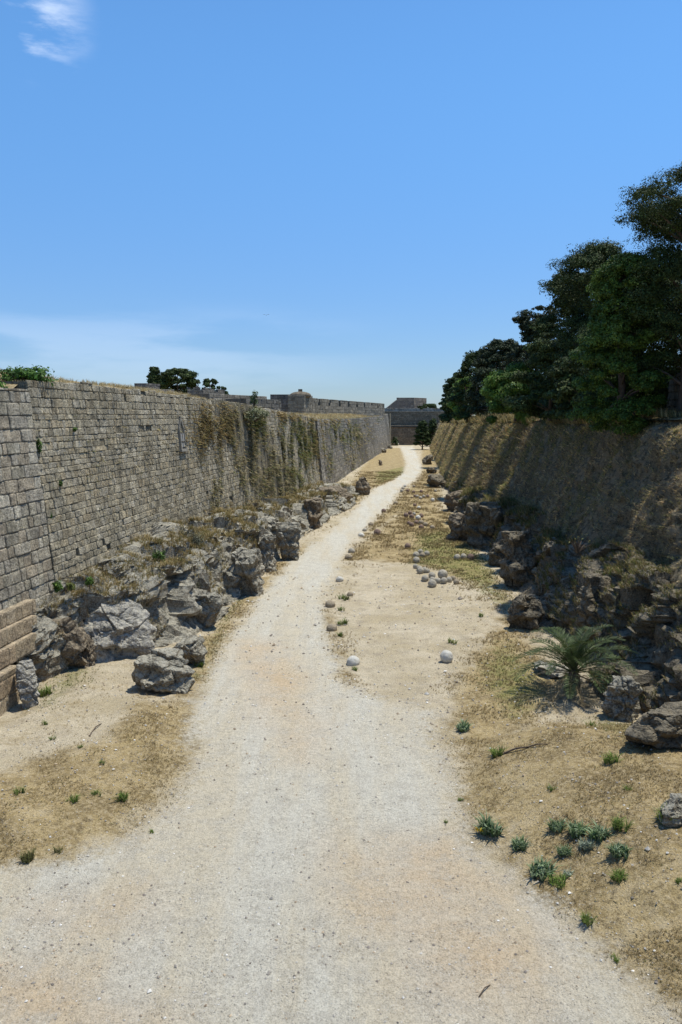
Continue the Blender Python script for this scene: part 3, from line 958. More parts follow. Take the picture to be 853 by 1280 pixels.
# ------------------------------------------------------------------ stone balls
BM = dict(grey=m_ball('grey_ball_stone', (0.36, 0.33, 0.27), (0.50, 0.465, 0.39)),
          red=m_ball('reddish_ball_stone', (0.20, 0.14, 0.11), (0.30, 0.22, 0.18)),
          pale=m_ball('pale_ball_stone', (0.56, 0.54, 0.48), (0.72, 0.70, 0.64)),
          brown=m_ball('brown_ball_stone', (0.33, 0.27, 0.19), (0.42, 0.36, 0.27)))
BALLM = {}
for cname, bm_ in BM.items():
    for v in range(3):
        sph = CSm / np.linalg.norm(CSm, axis=1, keepdims=True)
        P = sph * (1 + 0.10 * fbm(sph * 1.3 + v * 7, 3, v + 3) + 0.05 * fbm(sph * 5 + v, 2, v))[:, None]
        o = mk('stone_ball', P, CFm, bm_, smooth=True)
        BALLM[cname, v] = o.data
        bpy.data.objects.remove(o)
nb = [0]


def ball(px, py, wp, col, label, group, hp=1.0, z=0.0):
    """px,py = bottom centre, wp = width in pixels"""
    q = place(px, py)
    r = wp * q[1] / F / 2
    o = bpy.data.objects.new('stone_ball', BALLM[col, nb[0] % 3])
    COL.objects.link(o)
    nb[0] += 1
    o.location = (q[0], q[1] + r * 0.6, q[2] + r * (0.72 if hp == 1 else 0.40) + z)
    o.scale = (r, r, r * (1.0 if hp == 1 else 0.85))
    rr = random.Random(nb[0])
    o.rotation_euler = (rr.uniform(0, .5), rr.uniform(0, .5), rr.uniform(0, 6))
    tag(o, label, 'stone ball', group)
    return o


G1 = 'stone cannonballs lying along the path'
ball(442, 832, 17, 'pale', 'whitish stone ball nearest the camera beside the path', G1, hp=.8)
ball(559, 828, 17, 'pale', 'round pale stone ball alone on the sandy gravel, right of the path', G1)
ball(415, 789, 14, 'brown', 'half buried brown stone ball with a green tuft behind its right side', G1, hp=.8)
ball(413, 759, 13, 'brown', 'brown half buried stone ball, second nearest at the path edge', G1, hp=.8)
ball(438, 745, 8, 'brown', 'small dull stone just right of the green weed at the path edge', G1, hp=.8)
ball(425, 727, 10, 'pale', 'flattish pale stone ball alone at the path edge', G1, hp=.8)
ball(436, 699, 10, 'brown', 'brown stone ball of the touching pair at the path edge', G1, hp=.8)
ball(440, 691, 9, 'grey', 'pale grey stone ball just beyond the brown one at the path edge', G1, hp=.8)
ball(452, 671, 8, 'pale', 'small whitish stone ball at the path edge left of the dark red one', G1, hp=.8)
ball(456, 664, 6, 'grey', 'small flat grey stone just beyond the small whitish ball', G1, hp=.8)
ball(472, 669, 9, 'red', 'single dark red stone ball in the dry grass beside the path', G1)
ball(464, 657, 7, 'brown', 'low brown stone at the path edge beyond the flat grey one', G1, hp=.8)
ball(480, 641, 6, 'red', 'black looking little stone at the edge of the path bend', G1)
ball(495, 630, 6, 'brown', 'light brown stone flush with the grass near the path bend', G1, hp=.8)

def cluster(gname, colword, items, tmpl):
    items = sorted(items, key=lambda t: t[0])
    n = len(items)
    words = ['first', 'second', 'third', 'fourth', 'fifth', 'sixth', 'seventh', 'eighth', 'ninth', 'tenth', 'eleventh', 'twelfth', 'thirteenth']
    cw = dict(grey='grey', red='reddish', pale='whitish', brown='brown')
    for i, (px, py, w, c) in enumerate(items):
        pos_ = 'leftmost' if i == 0 else ('rightmost' if i == n - 1 else words[i] + ' from the left')
        ball(px, py, w, c, f'{cw[c]} stone ball, {pos_} {tmpl}', gname)


# nearest pile at the edge of the sandy gravel
cluster('stone balls in the nearest heap', 'grey', [(532, 727, 9.5, 'grey'), (540.5, 723, 9, 'grey'), (541, 734, 11, 'grey'), (548, 729, 7.5, 'grey'), (554, 723, 12.5, 'grey'), (555.5, 729.5, 9, 'grey'), (562, 728, 8, 'grey'), (567, 726, 7, 'brown'), (571, 731, 8, 'brown'), (541.5, 728.5, 8.5, 'grey')],
        'in the nearest heap by the sand')
cluster('stone balls in the low row', 'grey', [(520, 711, 7, 'grey'), (525, 714, 7.5, 'grey'), (526, 717, 9, 'grey'), (531, 716, 8, 'grey'), (535, 716, 6, 'grey')], 'in the low row behind the heap')
cluster('stone balls in the group of five', 'grey', [(521, 704, 9, 'grey'), (520.5, 697, 8.5, 'grey'), (526, 692.5, 7, 'grey'), (528.5, 697, 7.5, 'brown'), (534, 695, 7.5, 'grey')], 'in the grey group on green grass')
ball(510, 686, 8, 'red', 'lone dark stone ball left of the small grey group', G1)
cluster('shaded stone balls by the rocks', 'grey', [(572, 700, 8.5, 'grey'), (580, 699, 8, 'grey'), (589, 700, 9, 'red')], 'of three beside the undercut rock')
cluster('stone balls in the reddish heap', 'red', [(508, 646.5, 6.5, 'red'), (513, 643.5, 5.5, 'red'), (515, 648, 6.3, 'red'), (518, 644.5, 5, 'grey'), (523, 650, 6.8, 'pale'), (527, 647, 6, 'red')], 'in the back half of the reddish heap')
cluster('stone balls in the reddish heap', 'red', [(511.5, 656, 5.5, 'red'), (515, 658.5, 6.5, 'red'), (521, 655.5, 6.2, 'red'), (527, 656, 7, 'brown'), (532.5, 658, 6.3, 'brown'), (527, 661.5, 6.8, 'red'), (541, 662, 6.8, 'brown')], 'in the front half of the reddish heap')
ball(519, 633, 4.5, 'red', 'small dark red ball between the reddish heap and the far row', G1)
ball(524, 636.5, 4.6, 'pale', 'small whitish ball just right of the lone dark red one in the grass', G1)
cluster('stone balls in the far row', 'grey', [(515, 623, 2.6, 'red'), (519, 621.5, 4, 'red'), (522, 622, 4, 'grey'), (526, 624, 4.6, 'grey'), (530, 622.5, 4.5, 'grey'), (535, 622, 4.5, 'red'), (541.5, 627, 5.2, 'pale')], 'in the far row across the grass')
cluster('stone balls farthest along the path', 'red', [(502.5, 615.5, 4.6, 'grey'), (504, 612, 4.2, 'grey'), (506.5, 609, 4, 'pale'), (510, 615, 4.2, 'red'), (517.5, 616.5, 4.2, 'red'), (527, 616, 4.4, 'red'), (518, 609.5, 4, 'brown'), (545, 615, 3.6, 'grey')], 'among those farthest along the path')


# ------------------------------------------------------------------ blades, leaves, plants
def blades(P, N, h, w, lean, colf, nb_=6, rng=RNG, droop=0.0):
    """tufts of triangular blades at points P (n,3) with normal N (n,3); returns V,F,C"""
    n = len(P)
    P = np.repeat(P, nb_, 0); N = np.repeat(N, nb_, 0)
    hh = np.repeat(h, nb_) * rng.uniform(0.5, 1.15, n * nb_)
    ww = np.repeat(w, nb_) * rng.uniform(0.6, 1.3, n * nb_)
    a = rng.uniform(0, 2 * np.pi, n * nb_)
    dirr = np.stack([np.cos(a), np.sin(a), np.zeros_like(a)], -1)
    side = np.stack([-np.sin(a + rng.uniform(-1, 1, len(a))), np.cos(a), np.zeros_like(a)], -1)
    le = rng.uniform(0.1, 1, len(a)) * lean
    b0 = P + dirr * (hh * 0.12 * rng.random(len(a)))[:, None]
    mid = b0 + N * (hh * 0.6)[:, None] + dirr * (hh * le * 0.35)[:, None]
    tip = b0 + N * (hh * (1 - 0.25 * le - droop))[:, None] + dirr * (hh * le)[:, None]
    V = np.stack([b0 - side * ww[:, None] / 2, b0 + side * ww[:, None] / 2, mid + side * ww[:, None] * 0.4, mid - side * ww[:, None] * 0.4, tip], 1).reshape(-1, 3)
    k = np.arange(n * nb_) * 5
    Fq = np.stack([k, k + 1, k + 2, k + 3], -1)
    Ft = np.stack([k + 3, k + 2, k + 4, k + 4], -1)
    Ft3 = np.stack([k + 3, k + 2, k + 4], -1)
    Fa = np.concatenate([np.stack([k, k + 1, k + 2], -1), np.stack([k, k + 2, k + 3], -1), Ft3])
    c = colf(n * nb_)
    C = np.repeat(c, 5, 0)
    return V, Fa, C


def pick(palette, n, rng=RNG, var=0.25):
    pal = np.array(palette)
    c = pal[rng.integers(0, len(pal), n)]
    return np.clip(c * rng.uniform(1 - var, 1 + var, (n, 1)), 0, 1)


STRAW = [(0.42, 0.32, 0.15), (0.34, 0.25, 0.11), (0.50, 0.40, 0.22), (0.25, 0.18, 0.08)]
OLIVE = [(0.12, 0.13, 0.04), (0.17, 0.16, 0.055), (0.09, 0.11, 0.03), (0.22, 0.19, 0.08)]
GREEN = [(0.07, 0.13, 0.02), (0.10, 0.17, 0.03), (0.05, 0.10, 0.02)]
SAGE = [(0.19, 0.25, 0.14), (0.25, 0.31, 0.19), (0.15, 0.21, 0.10)]
BROWN = [(0.15, 0.115, 0.07), (0.22, 0.165, 0.095), (0.10, 0.085, 0.055), (0.28, 0.22, 0.13)]


def bilerp_mask(px_poly_sd):
    pass


# ground scatter: rejection sample in view
def gsample(n, xlo, xhi, ylo, yhi, rng=RNG, power=1.6):
    t = rng.random(n)
    y = ylo * (yhi / ylo) ** (t ** 1.0)
    x = rng.uniform(xlo, xhi, n) * np.clip(y / 30, 0.45, 1.0) + 0.105 * np.clip(y - 15, 0, 260)
    return x, y


def gmasks(x, y):
    p = poly_sd(x, y, PATH)
    wob = 0.45 * fbm(P3(x * 0.5, y * 0.5), 3, 31)
    pm = sm(-0.55, 0.45, p + wob)
    d = np.zeros_like(x)
    for q in DRYS: d = np.maximum(d, sm(-0.8, 0.6, poly_sd(x, y, q)))
    s = sm(-1.0, 0.8, poly_sd(x, y, SAND) + wob)
    g = np.zeros_like(x)
    for q in GREENS: g = np.maximum(g, sm(-0.9, 0.9, poly_sd(x, y, q) + wob))
    return pm, d, s, g


x, y = gsample(260000, -14, 15, 8, 130)
pm, d, s, g = gmasks(x, y)
cl = fbm(P3(x * 0.9, y * 0.9), 3, 61) * 1.1 + 0.25 * fbm(P3(x * 4, y * 4), 2, 66)
inm = (x > wl_x(y) + 0.3) & (x < wr_x(y))
dens = (d * 1.2 + 0.10 * (1 - s)) * (1 - pm) * sm(-0.2, 0.2, cl)
ok = inm & (RNG.random(len(x)) < dens * 0.85)
xs, ys_ = x[ok], y[ok]
zs = hgt(xs, ys_)
P = np.stack([xs, ys_, zs], -1)
N = np.tile([[0, 0, 1.0]], (len(P), 1))
sz = np.clip(ys_ / 30, 0.6, 2.2)
V, Fa, C = blades(P, N, 0.075 * sz * RNG.uniform(0.4, 1.8, len(P)), 0.008 * sz, 1.6, lambda n: pick(STRAW + STRAW + BROWN, n), nb_=7)
tag(mk('dry_grass', V, Fa, M['grass'], col=C), 'short straw coloured dry grass over the moat floor', 'grass', kind='stuff')
dens = np.maximum(g * 0.95, 0.065 * d) * (1 - pm) * (1 - 0.6 * s)
ok = inm & (RNG.random(len(x)) < dens * sm(-0.45, 0.1, cl + 0.2 * g))
xs, ys_ = x[ok], y[ok]
P = np.stack([xs, ys_, hgt(xs, ys_)], -1)
N = np.tile([[0, 0, 1.0]], (len(P), 1))
sz = np.clip(ys_ / 30, 0.6, 2.0)
V, Fa, C = blades(P, N, 0.05 * sz * RNG.uniform(0.4, 1.6, len(P)), 0.009 * sz, 1.4, lambda n: pick([(0.13, 0.18, 0.05), (0.11, 0.15, 0.04), (0.22, 0.21, 0.09), (0.33, 0.28, 0.15)], n), nb_=8)
tag(mk('green_grass', V, Fa, M['grass'], col=C), 'patches of low green grass near the rocks and banks', 'grass', kind='stuff')

# loose pebbles
x, y = gsample(26000, -15, 15, 7.5, 45)
pm, d, s, g = gmasks(x, y)
ok = (x > wl_x(y) + 0.8) & (x < wr_x(y) - 1.5) & (RNG.random(len(x)) < 0.35 + 0.65 * sm(0.0, 0.5, fbm(P3(x * .7, y * .7), 3, 91) + 0.3 * (np.abs(pm - .5) < .45)))
x, y = x[ok], y[ok]
z = hgt(x, y)
r = 0.007 + 0.03 * RNG.random(len(x)) ** 3.2
r *= np.clip(y / 18, 0.9, 1.8)
r[RNG.random(len(x)) < 0.008] *= 2.2
ico = np.array([(1, 0, 0), (-1, 0, 0), (0, 1, 0), (0, -1, 0), (0, 0, .7), (0, 0, -.7)])
icf = np.array([(0, 2, 4), (2, 1, 4), (1, 3, 4), (3, 0, 4), (2, 0, 5), (1, 2, 5), (3, 1, 5), (0, 3, 5)])
V = np.repeat(np.stack([x, y, z + r * 0.3 + 0.006], -1), 6, 0)
a = RNG.uniform(0, 6.28, len(x))
vv = np.tile(ico, (len(x), 1)) * np.repeat(r, 6)[:, None] * RNG.uniform(0.6, 1.35, (len(x) * 6, 3))
ca_, sa_ = np.repeat(np.cos(a), 6), np.repeat(np.sin(a), 6)
V = V + np.stack([vv[:, 0] * ca_ - vv[:, 1] * sa_, vv[:, 0] * sa_ + vv[:, 1] * ca_, vv[:, 2]], -1)
Fa = (np.tile(icf, (len(x), 1)) + np.repeat(np.arange(len(x)) * 6, 8)[:, None])
C = np.repeat(pick([(0.5, 0.47, 0.42), (0.36, 0.33, 0.29), (0.62, 0.60, 0.56), (0.25, 0.22, 0.19), (0.45, 0.36, 0.26)], len(x)), 6, 0)
tag(mk('loose_pebbles', V, Fa, M['stone'], col=C), 'small loose pebbles strewn on the gravel and sand', 'gravel', kind='stuff')

# scrub on the right wall
n = 210000
t = RNG.random(n) ** 1.6
y = 17 * (225 / 17) ** t
sh = np.maximum(wr_shelf(y), 0) - 0.3
z = sh + (wr_top(y) - sh) * RNG.random(n) ** 0.9
x = rface(y, z)
cl = fbm(np.stack([x * 0, y * 0.8, z * 0.8], -1), 4, 71)
ok = RNG.random(n) < sm(-0.6, 0.05, cl)
x, y, z, cl = x[ok], y[ok], z[ok], cl[ok]
P = np.stack([x + 0.05, y, z], -1)
N = np.tile([[-0.75, -0.1, 0.65]], (len(P), 1)) + RNG.normal(0, 0.55, (len(P), 3))
N /= np.linalg.norm(N, axis=1, keepdims=True)
sz = np.clip(y / 35, 0.7, 2.2)
hue = fbm(np.stack([x * 0, y * 0.35, z * 0.5], -1), 3, 73)
pals = np.where((hue > 0.12)[:, None], pick(OLIVE, len(P)), np.where((hue < -0.12)[:, None], pick(BROWN, len(P)), pick(BROWN + STRAW[:2] + OLIVE, len(P))))
lt = RNG.random(len(P)) < 0.24
pals[lt] = pick(STRAW, int(lt.sum()))
pals *= 1.85
big = (RNG.random(len(P)) < 0.055)
hs_ = 0.11 * sz * RNG.uniform(0.35, 1.6, len(P))
hs_[big] = 0.33 * sz[big] * RNG.uniform(0.6, 1.3, big.sum())
pals = pals * np.array([1.0, 0.97, 1.0])
pals[big] = pick([(0.55, 0.46, 0.27), (0.45, 0.36, 0.19), (0.30, 0.30, 0.12)], int(big.sum()))
V, Fa, C = blades(P, N, hs_, 0.015 * sz, 1.5, lambda m: np.repeat(pals, 6, 0) * RNG.uniform(0.7, 1.3, (m, 1)), nb_=6, droop=0.1)
tag(mk('wall_scrub', V, Fa, M['grass'], col=C), 'mat of dry brown and olive scrub covering the right wall', 'scrub', kind='stuff')
# long grass along the top edge of the right wall
n = 6500
y = 20 * (230 / 20) ** RNG.random(n)
x = wr_xt(y) + RNG.uniform(-0.35, 1.6, n)
z = wr_top(y) - 0.02 + np.where(x > wr_xt(y), 0.1, -0.25)
ok = RNG.random(n) < sm(-0.4, 0.1, fbm(P3(x * .3, y * .3), 2, 81))
P = np.stack([x, y, z], -1)[ok]
sz = np.clip(P[:, 1] / 40, 0.7, 2.5)
N = np.tile([[-0.15, 0, 1.0]], (len(P), 1))
V, Fa, C = blades(P, N, 0.42 * sz ** 0.5 * RNG.uniform(0.4, 1.4, len(P)), 0.014 * sz, 0.9, lambda m: pick(STRAW + STRAW + OLIVE, m), nb_=9)
tag(mk('bank_grass', V, Fa, M['grass'], col=C), 'tall dry grass along the brow of the right wall', 'grass', kind='stuff')
# dry grass on top of the left wall bank
n = 14000
y = 26 * (235 / 26) ** RNG.random(n)
t = RNG.uniform(0, 5.5, n)
zt_ = wl_top(y)
x = wl_x(y) - LB * zt_ - 0.35 - t
z = zt_ - 0.16 + 0.55 * sm(0.4, 5, t) * np.interp(y, [20, 28, 60, 75, 90, 110, 200, 240], [0.25, 1.5, 1.5, 0.9, 0.5, 1.3, 1.2, 0.3])
P = np.stack([x, y, z], -1)
P = P[RNG.random(n) < sm(-0.35, 0.2, fbm(P3(x * .5, y * .5), 2, 83))]
sz = np.clip(P[:, 1] / 40, 0.8, 2.5)
N = np.tile([[0, 0, 1.0]], (len(P), 1))
V, Fa, C = blades(P, N, 0.20 * sz ** 0.6 * RNG.uniform(0.3, 1.5, len(P)), 0.014 * sz, 1.1, lambda m: pick(STRAW + [(0.58, 0.50, 0.30), (0.52, 0.47, 0.28)], m), nb_=8)
tag(mk('terrace_grass', V, Fa, M['grass'], col=C), 'pale dry grass growing on top of the left wall', 'grass', kind='stuff')

# hanging plants on the left wall
patches = [(268, 532, 24, 26, 1.0, 'o'), (252, 545, 8, 22, .6, 'o'), (296, 534, 16, 24, .6, 'm'), (322, 525, 12, 26, 1.0, 'g'), (345, 552, 16, 26, .9, 'm'), (378, 552, 22, 30, 1.1, 'g'), (372, 590, 10, 28, .8, 'g'),
           (395, 555, 9, 26, .8, 'o'), (340, 600, 24, 30, .35, 'm'), (300, 590, 26, 36, .28, 'm'), (270, 600, 6, 40, .5, 'm'), (430, 540, 17, 12, 1.1, 'g'), (446, 545, 12, 14, .7, 'm'), (438, 572, 8, 12, .4, 'm'),
           (473, 522, 4, 6, .8, 'g'), (462, 535, 10, 16, .4, 'o'), (412, 560, 2.5, 38, .9, 'g'), (455, 585, 5, 7, .7, 'g'), (290, 640, 22, 10, .9, 'o'), (335, 635, 28, 9, .8, 'o'), (372, 618, 22, 7, .7, 'o'), (275, 655, 12, 8, .8, 'm'),
           (355, 610, 16, 20, .3, 'm'), (180, 688, 34, 3, .5, 'm'), (345, 570, 75, 45, .22, 'm'), (300, 545, 60, 35, .16, 'o'), (440, 552, 35, 25, .22, 'm'), (405, 524, 26, 5, 1.2, 's'), (360, 518, 24, 6, .8, 's'), (205, 540, 60, 60, .012, 'm'), (120, 600, 80, 90, .012, 'm')]
PP, HU = [], []
for (cx, cy, rx, ry, den, hue) in patches:
    m = int(rx * ry * 5.0 * den)
    for k in range(m):
        u, v = random.gauss(0, 0.62), random.gauss(0, 0.6)
        q = lwall_hit(cx + u * rx, cy + v * ry)
        if q[2] > float(wl_top(q[1])) + 0.05 or q[2] < 0.2 or q[1] < 20 or q[1] > 239: continue
        PP.append(q); HU.append(hue)
P = np.array(PP)
# keep streaky structure: clumps stretched vertically
clm = fbm(np.stack([P[:, 0] * 0, P[:, 1] * 0.55, P[:, 2] * 0.35], -1), 3, 101)
kp = RNG.random(len(P)) < sm(-0.15, 0.25, 0.5 * clm + 0.55 * fbm(P * 0.9, 4, 105) + 0.05)
P = P[kp]; HU = np.array(HU)[kp]
OC = [(0.32, 0.23, 0.10), (0.26, 0.19, 0.085), (0.42, 0.34, 0.18), (0.22, 0.20, 0.08)]
GR = [(0.13, 0.16, 0.05), (0.19, 0.19, 0.065), (0.10, 0.12, 0.04), (0.30, 0.25, 0.10)]
MX = [(0.26, 0.22, 0.11), (0.34, 0.29, 0.17), (0.16, 0.17, 0.065), (0.42, 0.36, 0.22)]
cb = np.where((HU == 'o')[:, None], pick(OC, len(P)), np.where((HU == 'g')[:, None], pick(GR, len(P)), np.where((HU == 's')[:, None], pick(STRAW, len(P)), pick(MX, len(P)))))
sz = np.clip(P[:, 1] / 55, 0.5, 2.2)
N = np.tile([[0.75, -0.1, -0.35]], (len(P), 1)) + RNG.normal(0, 0.25, (len(P), 3))
V, Fa, C = blades(P, N, 0.21 * sz * RNG.uniform(0.4, 1.5, len(P)), 0.035 * sz, 0.9, lambda m: np.repeat(cb, 7, 0) * RNG.uniform(0.7, 1.3, (m, 1)), nb_=7)
tag(mk('hanging_creepers', V, Fa, M['grass'], col=C), 'ochre and green dried creepers hanging on the left wall', 'creeper', kind='stuff')


# tufts of dry grass & weeds on the outcrops: sample mesh vertices
def verts_of(o):
    a = np.empty(len(o.data.vertices) * 3, np.float32)
    o.data.vertices.foreach_get('co', a)
    return a.reshape(-1, 3)


for src, nm, lb, pal, lo, seed, cnt in ((lout, 'outcrop_grass', 'dry grass and weeds growing on the left rock outcrop', OLIVE + STRAW + STRAW, 0.3, 5, 9000), (rout, 'shelf_grass', 'tufts of green and straw grass on the right rock shelf', OLIVE + OLIVE + GREEN + STRAW + BROWN, 0.2, 6, 22000)):
    vv = verts_of(src)
    vv = vv[(vv[:, 2] > lo)]
    mk_ = fbm(vv * 0.55, 3, seed + 200) + 0.12 * (vv[:, 2] - 1.5)
    vv = vv[RNG.random(len(vv)) < sm(-0.05 if src is lout else -0.2, 0.3, mk_) * np.clip(40 / vv[:, 1], 0, 1) * (1.0 if src is lout else 2.5)]
    vv = vv[RNG.permutation(len(vv))[:cnt]]
    N = np.tile([[0.1 if src is lout else -0.35, -0.1, 1.0]], (len(vv), 1))
    sz = np.clip(vv[:, 1] / 35, 0.7, 2)
    V, Fa, C = blades(vv, N, 0.20 * sz * RNG.uniform(0.3, 1.6, len(vv)), 0.014 * sz, 1.2, lambda m: pick(pal, m), nb_=8)
    tag(mk(nm, V, Fa, M['grass'], col=C), lb, 'grass', kind='stuff')


def leaf_cloud(centers, radii, per, size, palette, rng, flat=1.0, shell=0.45, up=0.3, aspect=1.9):
    """many leaf quads filling clumps"""
    K = len(centers)
    per = np.broadcast_to(per, (K,)).astype(int)
    c = np.repeat(centers, per, 0); r = np.repeat(radii, per, 0)
    n = len(c)
    d = rng.normal(size=(n, 3)); d /= np.linalg.norm(d, axis=1, keepdims=True)
    rad = (shell + (1 - shell) * rng.random(n)) ** 0.8 * rng.uniform(0.84, 1.02, n)
    lump = 1 + 0.35 * vnoise(d * 2.1 + c * 3.7, 5)
    p = c + d * (r * (rad * lump)[:, None])
    nrm = d + rng.normal(0, 0.45, (n, 3)) + np.array([0, 0, up]); nrm /= np.linalg.norm(nrm, axis=1, keepdims=True)
    t = np.cross(nrm, rng.normal(size=(n, 3))); t /= np.linalg.norm(t, axis=1, keepdims=True)
    b = np.cross(nrm, t)
    s = size * rng.uniform(0.6, 1.4, n)
    t = t * (s * aspect / 2)[:, None]; b = b * (s / 2)[:, None]
    V = np.stack([p - t, p + b * 0.9, p + t, p - b * 0.9], 1).reshape(-1, 3)
    k = np.arange(n) * 4
    Fq = np.stack([k, k + 1, k + 2, k + 3], -1)
    cc = pick(palette, n, rng, 0.3)
    cc = cc * np.repeat(rng.uniform(0.75, 1.25, K), per)[:, None]
    return V, Fq, np.repeat(cc, 4, 0)


def tube(V, Fc, pts, rad, seg=6):
    pts = [np.array(p, float) for p in pts]
    n0 = len(V)
    for i, p in enumerate(pts):
        t = pts[min(i + 1, len(pts) - 1)] - pts[max(i - 1, 0)]
        t = t / (np.linalg.norm(t) + 1e-9)
        a = np.cross(t, [0.3, 0.9, 0.2]); a /= np.linalg.norm(a); b = np.cross(t, a)
        for k in range(seg):
            an = 2 * math.pi * k / seg
            V.append(p + (a * math.cos(an) + b * math.sin(an)) * rad[i])
    for i in range(len(pts) - 1):
        for k in range(seg):
            k2 = (k + 1) % seg
            Fc.append((n0 + i * seg + k, n0 + i * seg + k2, n0 + (i + 1) * seg + k2, n0 + (i + 1) * seg + k))
    Fc.append(tuple(n0 + (len(pts) - 1) * seg + k for k in range(seg)))


DARKN = [(0.034, 0.056, 0.015), (0.044, 0.068, 0.018), (0.060, 0.084, 0.022), (0.026, 0.042, 0.012)]
LITE = [(0.070, 0.125, 0.02), (0.11, 0.165, 0.025), (0.05, 0.095, 0.018)]
MIDG = [(0.035, 0.06, 0.018), (0.05, 0.08, 0.022), (0.028, 0.048, 0.015)]


def make_tree(label, cat, loc, height, rad, palette, seed, kind='conifer', clumps=90, per=420, leaf=0.09, low=0.1, group=None, name=None, mat='needle', cr=0.16, spread=1.0):
    rng = np.random.default_rng(seed)
    root = empty(name or ('pine_tree' if kind == 'conifer' else 'green_tree'), loc, label, cat, group)
    cs, rs = [], []
    for k in range(clumps):
        u = rng.random() ** 0.8
        zf = low + (0.97 - low) * u
        if kind == 'conifer': prof = (math.sin(math.pi * min(1, (zf - low) / (1 - low) * 0.72 + 0.22)) ** 0.6) * (0.75 + 0.35 * math.sin(zf * 17 + seed))
        elif kind == 'column': prof = (0.80 + 0.28 * math.sin(zf * 15 + seed)) * min(1, (1.06 - zf) * 5)
        elif kind == 'norfolk': prof = (1 - zf) * 1.05 + 0.05
        elif kind == 'fir': prof = (1 - zf) ** 0.8 + 0.08
        elif kind == 'umbrella': prof = math.sin(math.pi * min(1, (zf - low) / (1 - low) * 0.8 + 0.15)) ** 0.5
        else: prof = math.sin(math.pi * min(1, (zf - low) / (1 - low) * 0.7 + 0.28)) ** 0.6
        a = rng.uniform(0, 2 * math.pi)
        rr = prof * rad * rng.uniform(0.35, 1.0) ** 0.5
        z = zf * height
        if kind == 'norfolk':
            z = (math.floor(zf * 11) + 0.5) / 11 * height
        cs.append((rr * math.cos(a) * spread, rr * math.sin(a), z))
        c = rad * cr * rng.uniform(1.1, 2.2)
        rs.append((c, c, c * (0.75 if kind == 'broad' else (0.5 if kind in ('conifer', 'column') else 0.32))))
    cs = np.array(cs); rs = np.array(rs)
    if height > 6 and per > 250:
        # tufted sprays: every bough carries small dense knots of foliage
        sub = 9
        d_ = rng.normal(size=(len(cs) * sub, 3)); d_ /= np.linalg.norm(d_, axis=1, keepdims=True)
        d_[:, 2] = np.abs(d_[:, 2]) * 0.9 - 0.25
        c2 = np.repeat(cs, sub, 0) + d_ * np.repeat(rs, sub, 0) * rng.uniform(0.55, 1.1, (len(cs) * sub, 1))
        r2 = np.repeat(rs[:, :1], sub, 0) * rng.uniform(0.26, 0.5, (len(cs) * sub, 1)) * np.array([[1, 1, 0.7]])
        V, Fq, C = leaf_cloud(c2, r2, max(20, int(per / sub)), leaf * 0.8, palette, rng, shell=0.6, up=0.6)
        ok_ = rng.random(len(Fq)) < 2
        Va, Fa_, Ca = leaf_cloud(cs, rs * 0.75, int(per * 0.3), leaf, palette, rng, shell=0.3)
        Fq = np.concatenate([Fq, Fa_ + len(V)]); V = np.concatenate([V, Va]); C = np.concatenate([C, Ca])
    else:
        V, Fq, C = leaf_cloud(cs, rs, per, leaf, palette, rng, shell=0.55)
    mk('crown', V, Fq, M[mat], root, col=C)
    V, Fc = [], []
    tr = max(0.05, height * 0.022)
    hh = height * (0.85 if kind != 'broad' else 0.6)
    tube(V, Fc, [(0, 0, -0.3), (tr * .4, 0, hh * 0.3), (-tr * .5, tr * .6, hh * .65), (0, 0, hh)], [tr * 1.2, tr, tr * 0.7, tr * 0.25], 8)
    mk('trunk', V, Fc, M['bark'], root, smooth=True)
    V, Fc = [], []
    for k in range(0, len(cs), 4):
        c = cs[k]
        z0 = max(height * 0.08, c[2] - np.hypot(c[0], c[1]) * 0.6)
        m = np.array([c[0] * 0.5, c[1] * 0.5, (z0 + c[2]) * 0.5 + 0.1])
        tube(V, Fc, [(0, 0, min(z0, hh * 0.95)), m, c], [tr * 0.4, tr * 0.25, tr * 0.08], 5)
    mk('limbs', V, Fc, M['bark'], root, smooth=True)
    return root


def tree_at(px, ytop, d, rad, label, cat, palette, seed, x=None, zb=None, **kw):
    p = at_d(px, ytop, d)
    zb = (float(wr_top(d)) + 0.2) if zb is None else zb
    return make_tree(label, cat, (p[0], p[1], zb), p[2] - zb, rad, palette, seed, **kw)


GT = 'trees on the right embankment'
tree_at(870, 202, 37, 2.75, 'tallest dark conifer rising against the sky at the right border', 'tree', DARKN, 1, kind='column', name='pine_tree', cr=0.23, clumps=150, per=900, leaf=0.055, group=GT, low=0.17)
tree_at(783, 316, 38, 1.8, 'lighter green drooping tree in front of the dark conifers', 'tree', LITE, 2, kind='broad', clumps=170, per=750, leaf=0.07, low=-0.10, cr=0.2, group=GT, mat='leaf', name='green_tree')
tree_at(750, 303, 52, 2.9, 'dark rounded conifer left of the tallest one', 'tree', DARKN, 3, kind='column', name='pine_tree', cr=0.21, clumps=140, per=600, leaf=0.08, low=0.0, group=GT)
tree_at(720, 340, 60, 2.8, 'dark conifer with stepped outline between the rounded one and its smaller neighbour', 'tree', DARKN, 4, clumps=140, per=520, leaf=0.09, low=0.0, group=GT)
tree_at(674, 382, 68, 2.5, 'dull green conifer of middle height with a narrow top', 'tree', [(0.035, 0.05, 0.025), (0.045, 0.06, 0.03), (0.03, 0.04, 0.02)], 5, clumps=120, per=460, leaf=0.10, low=0.0, group=GT)
tree_at(690, 425, 56, 2.7, 'low dark bushy conifer below the stepped one', 'tree', DARKN, 11, clumps=100, per=500, leaf=0.085, low=0.0, group=GT)
